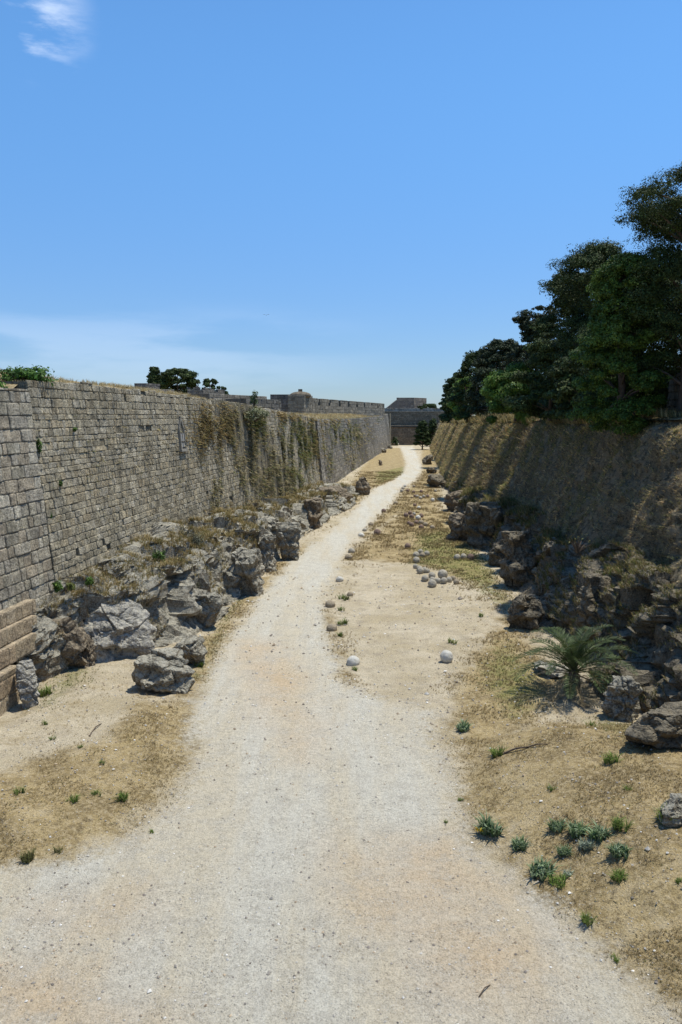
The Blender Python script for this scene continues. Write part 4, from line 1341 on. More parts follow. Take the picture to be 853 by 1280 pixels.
tree_at(628, 425, 88, 3.5, 'broad dull conifer spreading over the middle of the tree row', 'tree', [(0.03, 0.045, 0.02), (0.04, 0.055, 0.026)], 6, kind='broad', clumps=120, per=420, leaf=0.13, low=0.0, group=GT, mat='needle', name='pine_tree', cr=0.13)
tree_at(598, 440, 106, 3.2, 'dark conifer second from the far end of the tree row', 'tree', DARKN, 7, kind='broad', clumps=100, per=360, leaf=0.15, low=0.0, group=GT, name='pine_tree', cr=0.14)
tree_at(575, 466, 140, 3.3, 'farthest dark conifer at the end of the tree row', 'tree', DARKN, 8, clumps=80, per=220, leaf=0.22, low=0.0, group=GT)
tree_at(563, 487, 165, 2.4, 'small dark tree at the far tip of the tree row', 'tree', DARKN, 18, clumps=60, per=200, leaf=0.24, low=0.0, group=GT)
tree_at(646, 458, 68, 2.7, 'bright green bushy tree leaning over the brow of the right wall', 'tree', [(0.08, 0.15, 0.025), (0.12, 0.19, 0.03)], 9, kind='broad', clumps=90, per=520, leaf=0.10, low=-0.1, group=GT, mat='leaf', name='green_tree')
tree_at(585, 472, 112, 2.4, 'fresh yellow green small tree at the far end of the row', 'tree', [(0.15, 0.23, 0.04), (0.11, 0.19, 0.03)], 10, kind='broad', clumps=60, per=260, leaf=0.18, low=0.0, group=GT, mat='leaf', name='green_tree')
tree_at(772, 400, 43, 2.4, 'shadowy conifer close behind the drooping light tree', 'tree', DARKN, 12, clumps=110, per=600, leaf=0.07, low=0.0, group=GT)
tree_at(850, 330, 42, 3.0, 'dense dark conifer under the tallest one at the right border', 'tree', DARKN, 13, clumps=130, per=700, leaf=0.07, low=0.22, group=GT)
tree_at(722, 440, 47, 1.9, 'small shadowed conifer at the edge of the wall between the green trees', 'tree', DARKN, 14, clumps=70, per=340, leaf=0.11, low=0.0, group=GT)

for k, (px, d, w_, h_) in enumerate([(795, 41, 2.6, 2.2), (752, 48, 2.8, 2.4), (704, 60, 3.2, 2.4), (660, 78, 3.6, 2.6), (618, 98, 3.8, 2.8)]):
    p = at_d(px, 520, d)
    make_tree(['shadowed bush under the drooping light tree', 'shadowed bush under the rounded conifer', 'shadowed bush right of the bright green tree', 'shadowed bush just left of the bright green tree', 'shadowed bush farthest along the right embankment'][k],
              'bush', (p[0] + 0.8, d + 1.0, float(wr_top(d)) + 0.1), h_, w_ * 0.75, [(0.03, 0.05, 0.018), (0.045, 0.07, 0.022)], 400 + k, kind='broad', clumps=34, per=300, leaf=0.1 + 0.001 * d, low=-0.05, group='undergrowth beneath the tree row', name='bush', mat='leaf', cr=0.2)

# retaining wall on the embankment
o = wallmesh('retaining_wall', M['wall'], None, (14.3, 25.0), np.array([0.1, 0.995]), np.array([-0.995, 0.1]), 0, 14.6, 8.7, lambda s: 11.0 - 0.25 * (int(s * 1.3) % 3 == 0), 0.36, 0.6, 0.02, [(0.30, 0.28, 0.24), (0.25, 0.23, 0.2)], seed=9, thick=0.6)
tag(o, 'low grey block wall under the trees at the right border', 'stone wall')


# ------------------------------------------------------------------ shrubs & small plants
def leaf_plant(name, label, cat, loc, w, h, palette, seed, n=500, leaf=0.05, group=None, mat='leaf', clumps=14, stems=True):
    rng = np.random.default_rng(seed)
    root = empty(name, loc, label, cat, group)
    cs = np.stack([rng.uniform(-1, 1, clumps) * w * 0.32, rng.uniform(-1, 1, clumps) * w * 0.32, h * rng.uniform(0.2, 0.72, clumps)], -1)
    rs = np.full((clumps, 3), w * 0.22); rs[:, 2] = h * 0.28
    V, Fq, C = leaf_cloud(cs, rs, n // clumps, leaf, palette, rng, shell=0.2, up=0.6)
    mk('leaves', V, Fq, M[mat], root, col=C)
    if stems:
        V, Fc = [], []
        for c in cs: tube(V, Fc, [(0, 0, -0.03), c * 0.5 + np.array([0, 0, 0.02]), c], [w * 0.02, w * 0.014, w * 0.005], 4)
        mk('stems', V, Fc, M['bark'], root)
    return root


q = lwall_hit(58, 474); yq = 28.9
leaf_plant('fig_shrub', 'bright green fig shrub spreading on top of the left wall', 'shrub', (float(wl_x(yq)) - LB * 10.2 - 0.6, yq + 1.6, 10.1), 2.0, 0.85, [(0.07, 0.15, 0.02), (0.10, 0.19, 0.03), (0.05, 0.11, 0.02)], 31, n=1800, leaf=0.085, clumps=22)
leaf_plant('fig_shrub', 'small green shrub on the lower wall top at the left border', 'shrub', (float(wl_x(26.5)) - LB * 10 - 0.6, 27.4, 9.75), 1.5, 0.5, [(0.07, 0.15, 0.02), (0.10, 0.19, 0.03)], 32, n=900, leaf=0.08)
for (px, py, w, h, lb, pal, sd) in [(47, 556, 0.35, 0.75, 'green caper bush growing out of the large blocks high on the left wall', GREEN, 33), (73, 604, 0.18, 0.25, 'tiny bright green weed in a joint halfway up the left wall', GREEN, 34),
                                  (92, 536, 0.16, 0.2, 'tiny weed in a joint near the top of the left wall', GREEN, 35), (61, 644, 0.14, 0.3, 'slender weed in the seam between large and small blocks', GREEN, 36)]:
    q = lwall_hit(px, py)
    leaf_plant('caper_bush', lb, 'plant', (q[0] + 0.05, q[1], q[2] - h / 2), w, h, pal, sd, n=220, leaf=0.05, group='weeds rooted in the left wall', clumps=8)
for (px, py, d, w, h, lb, pal, sd, nm, leaf, n) in [
    (328, 672, 56, 1.3, 1.7, 'round dark green bush against the foot of the left wall', [(0.03, 0.07, 0.015), (0.045, 0.09, 0.02)], 41, 'green_bush', 0.09, 1500),
    (239, 697, 39.5, 1.7, 1.6, 'grey green feathery shrub on top of the left outcrop', [(0.17, 0.17, 0.11), (0.22, 0.22, 0.15), (0.12, 0.13, 0.08)], 42, 'grey_shrub', 0.035, 3600),
    (238, 742, 35, 1.3, 1.0, 'grey olive shrub halfway down the left outcrop', [(0.15, 0.15, 0.09), (0.20, 0.19, 0.12), (0.10, 0.10, 0.06)], 43, 'grey_shrub', 0.035, 2400),
    (198, 706, 34, 0.6, 0.7, 'fresh green weed on the ledge under the coat of arms', GREEN, 44, 'green_weed', 0.06, 500),
    (71, 740, 28, 0.5, 0.45, 'round green weed where the wall meets the rock above the steps', GREEN, 45, 'green_weed', 0.06, 450),
    (89, 738, 28.6, 0.35, 0.35, 'yellow green weed between two green weeds at the foot of the wall', [(0.14, 0.17, 0.04), (0.18, 0.19, 0.06)], 46, 'green_weed', 0.05, 260),
    (112, 735, 29, 0.35, 0.45, 'small green weed growing left of the ledge block', GREEN, 47, 'green_weed', 0.05, 300),
    (318, 508, 62, 0.9, 1.4, 'thin sapling standing up on the rim of the left wall', [(0.06, 0.09, 0.03), (0.09, 0.12, 0.04)], 48, 'sapling', 0.10, 220),
    (320, 526, 61.5, 2.2, 1.1, 'grey green bush spilling over the rim of the left wall', [(0.22, 0.23, 0.12), (0.16, 0.18, 0.08), (0.27, 0.26, 0.16)], 49, 'rim_bush', 0.08, 2200),
    (722, 690, 32.5, 1.6, 1.1, 'big tuft of yellow green grass on the ledge above the palm', [(0.2, 0.2, 0.06), (0.28, 0.26, 0.10)], 50, 'grass_tuft', 0.05, 10)]:
    q = at_d(px, py, d)
    leaf_plant(nm, lb, 'plant' if 'bush' not in nm and 'shrub' not in nm else 'shrub', q, w, h, pal, sd, n=max(n, 30), leaf=leaf)

# ground weeds
weeds = [(613, 1046, 32, 'big blue green weed at the left edge of the near right bank', 's'), (649, 1063, 22, 'medium weed at the path edge, just right of the big blue green one', 's'), (697, 1040, 20, 'upright grey green weed at the left end of the row on the right bank', 's'),
         (722, 1047, 26, 'second grey green weed of the row on the right bank', 's'), (747, 1051, 30, 'largest grey green weed at the right end of the row on the right bank', 's'), (732, 1062, 20, 'pale silvery weed below the row on the right bank', 'v'), (777, 1040, 24, 'leafy bright green weed right of the grey green row', 'g'),
         (676, 1098, 32, 'largest weed clump at the path edge on the near right bank', 's'), (697, 1110, 22, 'olive weed just below the largest clump at the path edge', 'g'), (710, 1097, 14, 'small silvery weed right of the largest clump', 'v'), (706, 1071, 18, 'low blue green weed above the largest clump', 's'),
         (775, 1073, 26, 'flat blue green weed with a white pebble beside it', 's'), (773, 1103, 20, 'bright green weed below the flat blue green one', 'g'), (735, 1156, 18, 'spiky green weed alone low on the right bank', 'g'), (769, 1203, 15, 'small green weed nearest the lower right corner', 'g'),
         (620, 948, 20, 'bright green weed beside the dead branch', 'g'), (578, 915, 20, 'dull blue green weed on the sand left of the palm', 's'), (689, 990, 12, 'tiny green weed above the row on the right bank', 'g'), (740, 913, 14, 'green tuft in the grass below the palm', 'g'),
         (764, 958, 20, 'green tuft in front of the long low rock', 'g'), (835, 1032, 30, 'grassy green clump in front of the lichened rock', 'g'), (785, 990, 12, 'little green weed on the slope below the long low rock', 'g'), (848, 1105, 14, 'little green weed at the right border', 'g'),
         (576, 1003, 10, 'tiny dark weed where the right bank meets the gravel', 'g'), (558, 1030, 8, 'dark speck of weed on the gravel near the right bank', 'g'),
         (24, 994, 16, 'green weed alone near the left border', 'g'), (90, 1005, 16, 'green weed with a white stone behind it on the left mound', 'g'), (122, 996, 14, 'low green weed right of the one with the white stone', 'g'), (154, 1004, 18, 'tallest dark green weed on the left mound', 'g'),
         (127, 956, 9, 'small green weed in the middle of the left mound', 'g'), (66, 926, 9, 'small green weed on the bare pale sand, lower left of the rocks', 'g'), (57, 907, 10, 'small green weed nearest the tan steps', 'g'), (100, 936, 8, 'tiny green weed just right of the thin stick', 'g'),
         (35, 1078, 20, 'olive tuft at the lower left tip of the mound', 'o'), (72, 1068, 14, 'greenish tuft right of the olive one at the tip of the mound', 'o'), (190, 1043, 10, 'tiny dark weed at the gravel edge below the mound', 'g'),
         (76, 842, 20, 'bright green weed at the foot of the brown faced block', 'g'), (100, 834, 22, 'tall green weed between the brown block and the pale slab', 'g'), (56, 872, 22, 'spreading green weed right of the narrow pale rock', 'g'), (250, 836, 16, 'yellow green weed right of the forward boulder', 'g'),
         (430, 752, 14, 'dark green weed just right of a brown stone ball', 'g'), (427, 765, 10, 'second dark green weed near the brown stone balls', 'g'), (428, 782, 14, 'leafy weed behind the nearest brown stone ball', 'g'), (427, 797, 10, 'green weed right below the nearest brown stone ball', 'g'),
         (566, 806, 12, 'little green weed behind the lone pale ball', 'g'), (600, 772, 9, 'tiny weed on the dry grass left of the right rocks', 'g'), (445, 840, 10, 'little green weed in front of the whitish ball', 'g')]
PALW = dict(s=SAGE + [(0.09, 0.15, 0.06)], v=[(0.30, 0.34, 0.26), (0.24, 0.28, 0.2)], g=[(0.12, 0.19, 0.04), (0.16, 0.23, 0.05), (0.2, 0.22, 0.08)], o=[(0.2, 0.18, 0.08), (0.13, 0.14, 0.05)])
for k, (px, py, wp, lb, tp) in enumerate(weeds):
    q = place(px, py - wp * 0.15)
    w = wp * q[1] / F
    rng = np.random.default_rng(500 + k)
    nt = 16 if wp > 16 else 7
    a = rng.uniform(0, 6.28, nt); rr = w * 0.42 * rng.random(nt) ** 0.5
    P = np.stack([rr * np.cos(a), rr * np.sin(a), np.full(nt, -0.01)], -1)
    N = np.tile([[0, 0, 1.0]], (nt, 1))
    V, Fa, C = blades(P, N, np.full(nt, w * 0.62) * rng.uniform(0.7, 1.2, nt), np.full(nt, w * (0.075 if tp in 'sv' else 0.05)), 1.0, lambda m: pick(PALW[tp], m, rng), nb_=14, rng=rng)
    root = empty('weed', q, lb, 'plant', 'weeds growing on the moat floor')
    mk('leaves', V, Fa, M['grass'], root, col=C)
    if tp in 'sv' and wp > 12:
        cs_ = np.stack([rng.uniform(-.3, .3, 9) * w, rng.uniform(-.3, .3, 9) * w, rng.uniform(.1, .34, 9) * w], -1)
        V, Fq, C = leaf_cloud(cs_, np.full((9, 3), w * 0.16), 34, w * 0.075, PALW[tp], rng, shell=0.2, up=0.5)
        mk('leafy_top', V, Fq, M['leaf'], root, col=C)
    if k == 0:
        V, Fq, C = leaf_cloud(np.array([[-0.22, -0.1, 0.12], [-0.3, -0.05, 0.1]]), np.full((2, 3), 0.04), 9, 0.035, [(0.7, 0.5, 0.03)], rng)
        mk('flowers', V, Fq, M['leaf'], root, col=C)

# ------------------------------------------------------------------ palm
q = place(716, 866)
palm = empty('palm', q, 'young bushy date palm with arching fronds at the foot of the right rocks', 'palm')
V, Fc = [], []
tube(V, Fc, [(0, 0, -0.1), (0, 0, 0.25), (0.02, 0, 0.55), (0.02, 0, 0.8)], [0.20, 0.24, 0.20, 0.10], 12)
mk('trunk', V, Fc, M['bark'], palm, smooth=True)
rng = np.random.default_rng(77)
nf = 38
for i in range(nf):
    az = i * 2.399963
    el = R(82 - 70 * (i / nf) ** 0.9 + rng.uniform(-6, 6))
    L = rng.uniform(1.75, 2.35) * (1.0 if i < 28 else 0.9)
    dead = i >= 32
    if dead: el = R(-5 - rng.uniform(0, 15)); L = 1.5
    pts = []
    p = np.array([0.02, 0, 0.62 + 0.12 * (1 - i / nf)]); e = el
    ns = 16
    hd = np.array([math.cos(az), math.sin(az), 0])
    for k in range(ns + 1):
        pts.append(p.copy())
        p = p + (hd * math.cos(e) + np.array([0, 0, math.sin(e)])) * L / ns
        e -= R(3.0 + 5.0 * k / ns) * (1.0 if not dead else 0.3)
        if p[2] < 0.05: p[2] = 0.05
    V, Fc, C = [], [], []
    tube(V, Fc, pts, [0.022 * (1 - 0.85 * k / ns) for k in range(ns + 1)], 4)
    basec = np.array([0.10, 0.11, 0.05]) if not dead else np.array([0.25, 0.2, 0.12])
    C += [basec] * len(V)
    side = np.cross(hd, [0, 0, 1]); side /= np.linalg.norm(side)
    nl = 38
    for k in range(nl):
        f_ = 0.16 + 0.84 * k / (nl - 1)
        x_ = f_ * ns; j = min(ns - 1, int(x_)); c = pts[j] + (pts[j + 1] - pts[j]) * (x_ - j)
        tdir = pts[j + 1] - pts[j]; tdir /= np.linalg.norm(tdir)
        nup = np.cross(side, tdir)
        for sg in (-1, 1):
            ll = 0.42 * math.sin(math.pi * min(1, f_ * 0.85 + 0.12)) ** 0.6 * rng.uniform(0.8, 1.1)
            dr = side * sg * 0.72 + tdir * 0.62 + nup * 0.28 * (1 if nup[2] > 0 else -1) + rng.normal(0, 0.06, 3)
            dr /= np.linalg.norm(dr)
            wv = np.cross(dr, nup); wv = wv / (np.linalg.norm(wv) + 1e-9) * 0.016
            tip = c + dr * ll + np.array([0, 0, -0.10 * ll])
            m_ = c + dr * ll * 0.5
            n0 = len(V)
            V += [c, m_ - wv, tip, m_ + wv]
            Fc.append((n0, n0 + 1, n0 + 2, n0 + 3))
            cc = np.array([(0.055, 0.085, 0.03), (0.075, 0.11, 0.04), (0.10, 0.13, 0.055)][rng.integers(3)]) if not dead else np.array([0.30, 0.24, 0.14])
            C += [cc] * 4
    mk('frond', V, Fc, M['leaf'], palm, col=np.array(C))


# ------------------------------------------------------------------ sticks
def stick(name, pts, r, label):
    root_q = place(*pts[0])
    P3d = [place(*p) for p in pts]
    V, Fc = [], []
    for i, p in enumerate(P3d): p[2] += r * 0.8 + (0.05 if i % 2 else 0)
    tube(V, Fc, P3d, [r * (1 - 0.5 * i / (len(pts) - 1)) for i in range(len(pts))], 6)
    o = mk(name, V, Fc, M['bark'], smooth=True)
    tag(o, label, 'stick')


stick('stick', [(112, 921), (120, 912), (127, 905)], 0.022, 'thin dark stick lying on the pale sand of the left mound')
stick('stick', [(599, 1247), (606, 1239), (613, 1232)], 0.013, 'short dark twig on the gravel near the bottom border')
stick('dead_branch', [(630, 943), (645, 939), (660, 935), (672, 934), (685, 932)], 0.03, 'long bleached dead branch lying on the dry grass below the palm')

# ------------------------------------------------------------------ far structures
def face_wall(name, label, cat, x0, y0, x1, y1, z0, z1, ch, bw, cols, seed, batter=0.0, thick=1.5, root=None, merlons=0, mh=1.0, frac=0.78):
    a = np.array([x0, y0]); b = np.array([x1, y1])
    L = np.linalg.norm(b - a); U = (b - a) / L
    N = np.array([U[1], -U[0]])
    if N @ (-a) < 0: N = -N
    if merlons:
        def zt(s):
            k = (s / L * merlons) % 1.0
            return (z1(s / L) if callable(z1) else z1) + (0 if k < frac else -mh)
    else:
        zt = (lambda s: z1(s / L)) if callable(z1) else (lambda s: z1)
    V, Fc, C = masonry(a, U, N, 0, L, z0, zt, ch, bw, batter, cols, rnd=random.Random(seed), jit=0.03)
    V2, F2 = backing(a, U, N, 0, L, z0, (lambda s: zt(s)), batter, 0, thick, n=max(2, merlons * 60) if merlons else 30)
    n0 = len(V); V += V2; Fc += [tuple(i + n0 for i in f) for f in F2]; C += [np.array(cols[0]) * 0.6] * len(V2)
    o = mk(name, V, Fc, M['far'], col=np.array(C))
    if root is not None: rel(o, root)
    elif label: tag(o, label, cat)
    return o


DG = [(0.27, 0.25, 0.205), (0.31, 0.285, 0.235), (0.23, 0.215, 0.18)]
LG = [(0.38, 0.35, 0.30), (0.33, 0.31, 0.27)]


def wp_(px, d):
    return (px - 426.5) / F * d * (1 / (math.cos(TH)))


def XD(px, py, d):
    q = at_d(px, py, d); return q[0], q[1], q[2]


# crenellated curtain wall and its gate tower
x0, y0, z0 = XD(386, 497, 146); x1, y1, z1 = XD(481, 505, 216)
face_wall('crenellated_wall', 'long grey battlemented wall on the skyline beyond the left wall', 'stone wall', x0, y0, x1, y1, 8.6, z0, 0.6, 1.3, DG, 201, merlons=9, mh=1.3, frac=0.80, thick=0.9)


def prism(name, cat, label, corners, z0, z1, cols, seed, ch=0.6, bw=1.2, rough=0.0, batter=0.02):
    """closed polygonal masonry tower; corners clockwise seen from above"""
    c = np.array(corners, float)
    ctr = c.mean(0)
    root = empty(name, (ctr[0], ctr[1], z0), label, cat)
    V, Fc, C = [], [], []
    for i in range(len(c)):
        a, b = c[i], c[(i + 1) % len(c)]
        L = np.linalg.norm(b - a); U = (b - a) / L; N = np.array([U[1], -U[0]])
        if N @ (a - ctr) < 0: N = -N
        v, f, cc = masonry(a, U, N, 0, L, z0, (lambda s: z1 - rough * (0.5 + 0.5 * math.sin(s * 1.9 + seed + i) * math.sin(s * 0.8 + i))), ch, bw, 0.0, cols, rnd=random.Random(seed + i), jit=0.03)
        n0 = len(V); V += v; Fc += [tuple(k + n0 for k in g) for g in f]; C += cc
    n0 = len(V)
    for q_ in c:
        ins = q_ + (ctr - q_) * 0.02
        V += [(ins[0], ins[1], z0), (ins[0], ins[1], z1 - 0.02 - rough)]; C += [np.array(cols[0]) * 0.8] * 2
    m = len(c)
    for i in range(m):
        j = (i + 1) % m
        Fc.append((n0 + 2 * i, n0 + 2 * j, n0 + 2 * j + 1, n0 + 2 * i + 1))
    Fc.append(tuple(n0 + 2 * i + 1 for i in range(m)))
    o = mk('tower_walls' if 'tower' in name else 'walls', V, Fc, M['far'], col=np.array(C)); rel(o, root)
    return root, ctr


x0, y0, z1 = XD(360, 494, 140)
xa, ya, _ = XD(380.5, 494, 140)
root, ctr = prism('gate_tower', 'tower', 'squat square tower with a low domed roof at the near end of the battlements', [(x0, y0), (xa, ya), (xa + 1.3, ya + 4.0), (x0 + 1.3, y0 + 4.0)], 8.5, z1, DG, 210)
sph = CSs / np.linalg.norm(CSs, axis=1, keepdims=True)
Pv = sph * np.array([1.9, 1.8, 0.7]) + np.array([ctr[0], ctr[1], z1])
o = mk('domed_roof', Pv, CFs, M['far'], smooth=True, col=np.tile([[0.2, 0.17, 0.13]], (len(Pv), 1))); rel(o, root)
Pv = CSs * np.array([0.35, 0.35, 0.3]) + np.array([ctr[0], ctr[1], z1 + 0.8])
o = mk('chimney', Pv, CFs, M['rock_brown']); rel(o, root)
x0, y0, z1 = XD(338, 493, 152); xa, ya, _ = XD(362, 493, 152)
prism('guard_house', 'building', 'dark flat roofed stone building left of the domed tower', [(x0, y0), (xa, ya), (xa + 1, ya + 5), (x0 + 1, y0 + 5)], 8.5, z1, [(0.15, 0.145, 0.14), (0.18, 0.17, 0.16)], 220)
# long low ruin walls on the left skyline
x0, y0, z1 = XD(262, 492, 112); xa, ya, _ = XD(334, 494, 128)
face_wall('terrace_wall', 'long low grey wall with flat top on the left skyline', 'stone wall', x0, y0, xa, ya, 8.5, z1, 0.5, 1.0, [(0.27, 0.25, 0.22), (0.32, 0.3, 0.26)], 230, thick=5)
x0, y0, z1 = XD(308, 498, 100); xa, ya, _ = XD(352, 506, 108)
face_wall('low_wall', 'low dark wall under the long flat topped one', 'stone wall', x0, y0, xa, ya, 8.5, z1, 0.5, 1.0, [(0.22, 0.21, 0.19)], 231, thick=3)
# ruined building behind the pines
x0, y0, z1 = XD(234, 483, 150); xa, ya, _ = XD(254, 479, 150)
prism('ruined_house', 'building', 'pale roofless ruin behind the dark pine on the left skyline', [(x0, y0), (xa, ya), (xa + 3, ya + 7), (x0 + 3, y0 + 7)], 9, z1, [(0.22, 0.21, 0.19), (0.27, 0.25, 0.22)], 240, rough=1.0, ch=0.4, bw=0.7)
x0, y0, z1 = XD(168, 479, 140); xa, ya, _ = XD(183, 477, 140)
prism('stone_hut', 'building', 'small dark stone hut left of the layered conifer', [(x0, y0), (xa, ya), (xa + 1.5, ya + 4), (x0 + 1.5, y0 + 4)], 9, z1, [(0.16, 0.155, 0.15), (0.2, 0.19, 0.18)], 250)
x0, y0, z1 = XD(183, 486, 120); xa, ya, _ = XD(218, 487, 124)
face_wall('parapet_wall', 'short grey wall in front of the layered conifer and pine', 'stone wall', x0, y0, xa, ya, 9, z1, 0.45, 0.9, [(0.30, 0.285, 0.26)], 232, thick=1)
x0, y0, z1 = XD(-40, 462, 40); xa, ya, _ = XD(30, 463, 44)
face_wall('rubble_wall', 'pale rubble wall behind the shrubs at the left border', 'stone wall', x0, y0, xa, ya, 9.4, z1, 0.3, 0.5, [(0.38, 0.36, 0.32), (0.32, 0.3, 0.27)], 233, thick=1)

# trees on the left skyline
p = at_d(193, 458, 200)
make_tree('slender layered conifer on the left skyline', 'tree', (p[0], p[1], 9.5), p[2] - 9.5, 2.7, DARKN, 301, kind='fir', clumps=120, per=110, leaf=0.3, low=0.45, name='layered_conifer', cr=0.2)
p = at_d(222, 460, 200)
make_tree('wide flat crowned dark pine beside the layered conifer', 'tree', (p[0], p[1], 9.5), p[2] - 9.5, 4.6, DARKN, 302, kind='umbrella', clumps=80, per=160, leaf=0.3, low=0.45, name='umbrella_pine', spread=1.0, cr=0.18)
p = at_d(264, 472, 200)
make_tree('small round green tree right of the pale ruin', 'tree', (p[0], p[1], 9.5), p[2] - 9.5, 2.2, MIDG, 303, kind='broad', clumps=40, per=160, leaf=0.3, low=0.3, name='round_tree')
p = at_d(278, 483, 200)
make_tree('low green tree right of the small round one', 'tree', (p[0], p[1], 9.5), p[2] - 9.5, 1.8, MIDG, 304, kind='broad', clumps=30, per=140, leaf=0.3, low=0.2, name='round_tree')

# bastion closing the moat
x0, y0, z1 = XD(478, 513, 250); xa, ya, _ = XD(560, 513, 256)
bas = empty('bastion', (0.5 * (x0 + xa), y0, 0), 'dark stone bastion closing the far end of the moat', 'fortification')
o = face_wall('lower_wall', None, None, x0, y0 - 0.6, xa + 6, ya - 0.6, -0.3, 5.6, 0.55, 1.2, [(0.26, 0.205, 0.145), (0.29, 0.23, 0.165), (0.22, 0.185, 0.14)], 260, batter=0.05, root=bas)
o = face_wall('cornice', None, None, x0, y0 - 0.8, xa + 6, ya - 0.8, 5.6, 6.1, 0.5, 1.2, [(0.10, 0.10, 0.095)], 261, root=bas)
o = face_wall('upper_wall', None, None, x0, y0, xa + 6, ya, 6.1, z1 - 0.3, 0.55, 1.2, [(0.19, 0.17, 0.13), (0.22, 0.195, 0.15)], 262, root=bas, thick=9)
o = face_wall('parapet', None, None, x0, y0 + 4, xa + 6, ya + 4, z1 - 0.5, z1 + 0.75, 0.6, 1.3, LG, 263, root=bas, thick=1.0, merlons=6, mh=0.5, frac=0.75)
x0, y0, z1 = XD(496, 497, 330); xa, ya, _ = XD(518, 497, 330)
root, ctr = prism('keep_tower', 'tower', 'broad blunt tower on the skyline above the bastion', [(x0, y0), (xa, ya), (xa + 6, ya + 9), (x0 + 2, y0 + 10)], 8, z1, [(0.2, 0.18, 0.165), (0.24, 0.215, 0.19)], 270, ch=0.8, bw=1.6)
# sloping ruined flank at the left of the tower
xb, yb, _ = XD(484, 510, 330)
V = [(xb, yb, 8), (x0, y0, 8), (x0, y0, z1 - 1), (xb, yb, 12.4), (xb, yb + 7, 8), (x0, y0 + 7, 8), (x0, y0 + 7, z1 - 1), (xb, yb + 7, 12.4)]
o = mk('ruined_flank', V, [(0, 1, 2, 3), (3, 2, 6, 7), (4, 7, 6, 5), (0, 3, 7, 4)], M['far'], col=np.tile([[0.17, 0.16, 0.15]], (8, 1))); rel(o, root)

# conifers at the far end
tp = place(528, 562)
make_tree('dark young conifer standing alone beside the far end of the path', 'tree', tp, 8.0, 2.4, DARKN, 311, kind='fir', clumps=110, per=140, leaf=0.22, low=0.14, name='fir_tree', cr=0.2)
tp = at_d(541, 561, 238)
make_tree('dark conifer half hidden between the lone one and the right wall', 'tree', (tp[0], tp[1], 0), 8.5, 2.0, DARKN, 312, kind='fir', clumps=80, per=120, leaf=0.24, low=0.1, name='fir_tree', cr=0.2)
tp = at_d(494, 555, 246)
leaf_plant('dark_bush', 'small dark bush in the corner behind the end of the left wall', 'shrub', (tp[0], tp[1], 0), 2.4, 3.0, DARKN, 313, n=900, leaf=0.25)
p = at_d(537, 505, 290)
make_tree('small flat topped tree behind the bastion parapet', 'tree', (p[0], p[1], 9), p[2] - 9, 2.8, DARKN, 314, kind='umbrella', clumps=36, per=120, leaf=0.35, low=0.5, name='umbrella_pine', cr=0.2)
p = at_d(526, 507, 300)
leaf_plant('dark_bush', 'low dark bush just right of the blunt tower', 'shrub', (p[0], p[1], 11.2), 3.0, 1.8, DARKN, 315, n=600, leaf=0.3)

# bird
p = at_d(333, 394, 120)
V = [(0, -.25, 0), (0.05, 0, .05), (0, .3, 0), (-.05, 0, .05), (0, 0, -.06), (.55, .08, .16), (.3, -.06, .12), (.3, .12, .1), (-.55, .08, .16), (-.3, -.06, .12), (-.3, .12, .1)]
o = mk('bird', [np.array(v) for v in V], [(0, 1, 3), (1, 2, 3), (0, 4, 1), (1, 4, 2), (2, 4, 3), (3, 4, 0), (1, 6, 5, 7), (3, 10, 8, 9)], M['bark'])
o.location = p
tag(o, 'tiny dark bird gliding in the open sky', 'bird')

# ------------------------------------------------------------------ light and sky
SUN_EL = 73.0
SUN_AZ = 22.0      # degrees from +X toward +Y
el, az = R(SUN_EL), R(SUN_AZ)
sd = Vector((math.cos(el) * math.cos(az), math.cos(el) * math.sin(az), math.sin(el)))
sl = bpy.data.lights.new('sun', 'SUN')
sl.energy = 4.4
sl.angle = R(0.53)
sl.color = (1.0, 0.945, 0.81)
so = bpy.data.objects.new('sun', sl)
COL.objects.link(so)
so.rotation_euler = (-sd).to_track_quat('-Z', 'Y').to_euler()
so.location = (20, 20, 60)

w = bpy.data.worlds.new('World')
S.world = w
w.use_nodes = True
nt = w.node_tree
nt.nodes.clear()
out = nt.nodes.new('ShaderNodeOutputWorld')
bg = nt.nodes.new('ShaderNodeBackground')
sky = nt.nodes.new('ShaderNodeTexSky')
sky.sky_type = 'NISHITA'
sky.sun_disc = False
sky.sun_elevation = el
sky.sun_rotation = math.pi / 2 - az
sky.altitude = 30
sky.air_density = 1.0
sky.dust_density = 0.15
sky.ozone_density = 1.5
tc = nt.nodes.new('ShaderNodeTexCoord')


def wn(typ, **kw):
    nd = nt.nodes.new(typ)
    for k, v in kw.items(): setattr(nd, k, v)
    return nd


L_ = nt.links.new
sep = wn('ShaderNodeSeparateXYZ'); L_(tc.outputs['Generated'], sep.inputs[0])
mp = wn('ShaderNodeMapping'); mp.inputs['Scale'].default_value = (1.6, 1.6, 9.0); L_(tc.outputs['Generated'], mp.inputs[0])
nz = wn('ShaderNodeTexNoise'); nz.inputs['Scale'].default_value = 2.4; nz.inputs['Detail'].default_value = 7; nz.inputs['Roughness'].default_value = 0.55; L_(mp.outputs[0], nz.inputs['Vector'])


def mr(src, a, b, c=0.0, d=1.0):
    nd = wn('ShaderNodeMapRange'); nd.interpolation_type = 'SMOOTHSTEP'
    L_(src, nd.inputs[0])
    for i, v in enumerate((a, b, c, d)): nd.inputs[i + 1].default_value = v
    return nd.outputs[0]


def mm(op, a, b):
    nd = wn('ShaderNodeMath', operation=op)
    for i, v in enumerate((a, b)):
        if isinstance(v, (int, float)): nd.inputs[i].default_value = v
        else: L_(v, nd.inputs[i])
    return nd.outputs[0]


zc = sep.outputs[2]
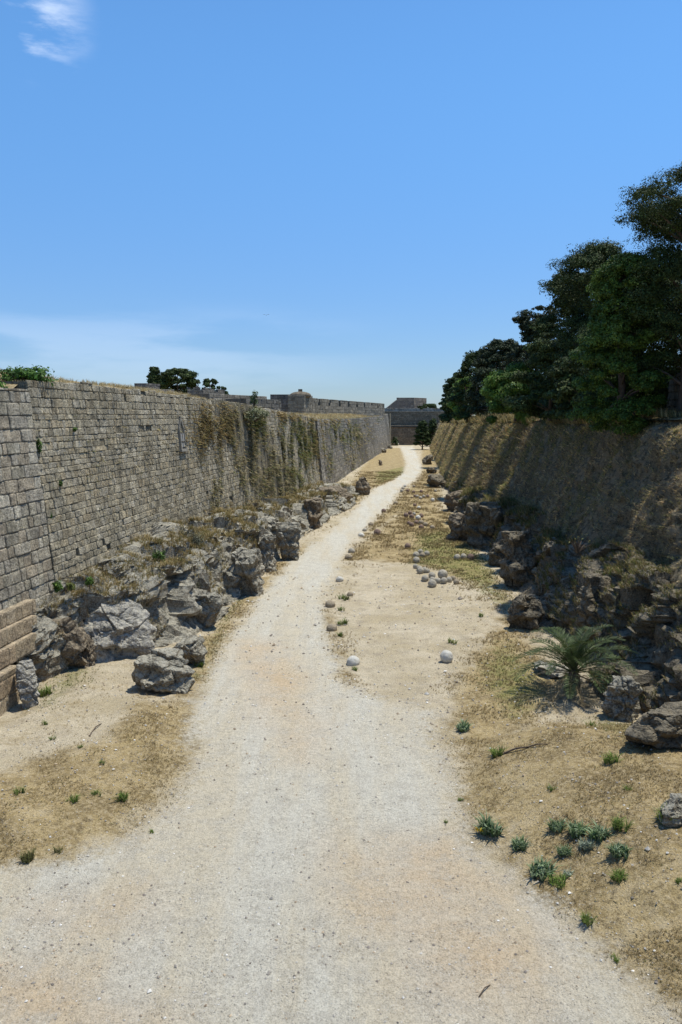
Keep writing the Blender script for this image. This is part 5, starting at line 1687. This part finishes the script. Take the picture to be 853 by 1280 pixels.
# low bank of thin cloud above the horizon
band = mm('MULTIPLY', mr(zc, 0.0, 0.06), mr(zc, 0.145, 0.085))
lowc = mm('MULTIPLY', mm('MULTIPLY', band, mr(nz.outputs[0], 0.40, 0.62)), mr(sep.outputs[0], 0.12, -0.22))
# high wisp, upper left
r_ = ray(42, 22); r_ = r_ / np.linalg.norm(r_)
vd = wn('ShaderNodeVectorMath', operation='DISTANCE'); L_(tc.outputs['Generated'], vd.inputs[0]); vd.inputs[1].default_value = tuple(r_)
n2 = wn('ShaderNodeTexNoise'); n2.inputs['Scale'].default_value = 9; n2.inputs['Detail'].default_value = 8; n2.inputs['Roughness'].default_value = 0.6
mp2 = wn('ShaderNodeMapping'); mp2.inputs['Rotation'].default_value = (0, 0.5, 0); mp2.inputs['Scale'].default_value = (0.8, 1, 3.0); L_(tc.outputs['Generated'], mp2.inputs[0]); L_(mp2.outputs[0], n2.inputs['Vector'])
wisp = mm('MULTIPLY', mr(vd.outputs['Value'], 0.07, 0.005), mr(n2.outputs[0], 0.44, 0.64))
cl = mm('ADD', mm('MULTIPLY', lowc, 0.17), mm('MULTIPLY', wisp, 0.6))
tn = wn('ShaderNodeMix', data_type='RGBA'); L_(mr(zc, -0.02, 0.42), tn.inputs[0]); tn.inputs[6].default_value = (0.45, 0.585, 0.86, 1); tn.inputs[7].default_value = (0.66, 1.06, 1.34, 1)
hs = wn('ShaderNodeMix', data_type='RGBA', blend_type='MULTIPLY'); hs.inputs[0].default_value = 1.0; L_(sky.outputs[0], hs.inputs[6]); L_(tn.outputs[2], hs.inputs[7])
mx = wn('ShaderNodeMix', data_type='RGBA')
L_(cl, mx.inputs[0]); L_(hs.outputs[2], mx.inputs[6]); mx.inputs[7].default_value = (7.5, 8.3, 9.6, 1)
L_(mx.outputs[2], bg.inputs[0])
bg.inputs[1].default_value = 0.12
L_(bg.outputs[0], out.inputs[0])

S.view_settings.view_transform = 'Standard'
S.view_settings.look = 'None'
S.view_settings.gamma = 1
S.view_settings.exposure = 0.2
S.view_settings.use_curve_mapping = False
S.render.engine = 'CYCLES'
S.render.resolution_x = 682
S.render.resolution_y = 1024
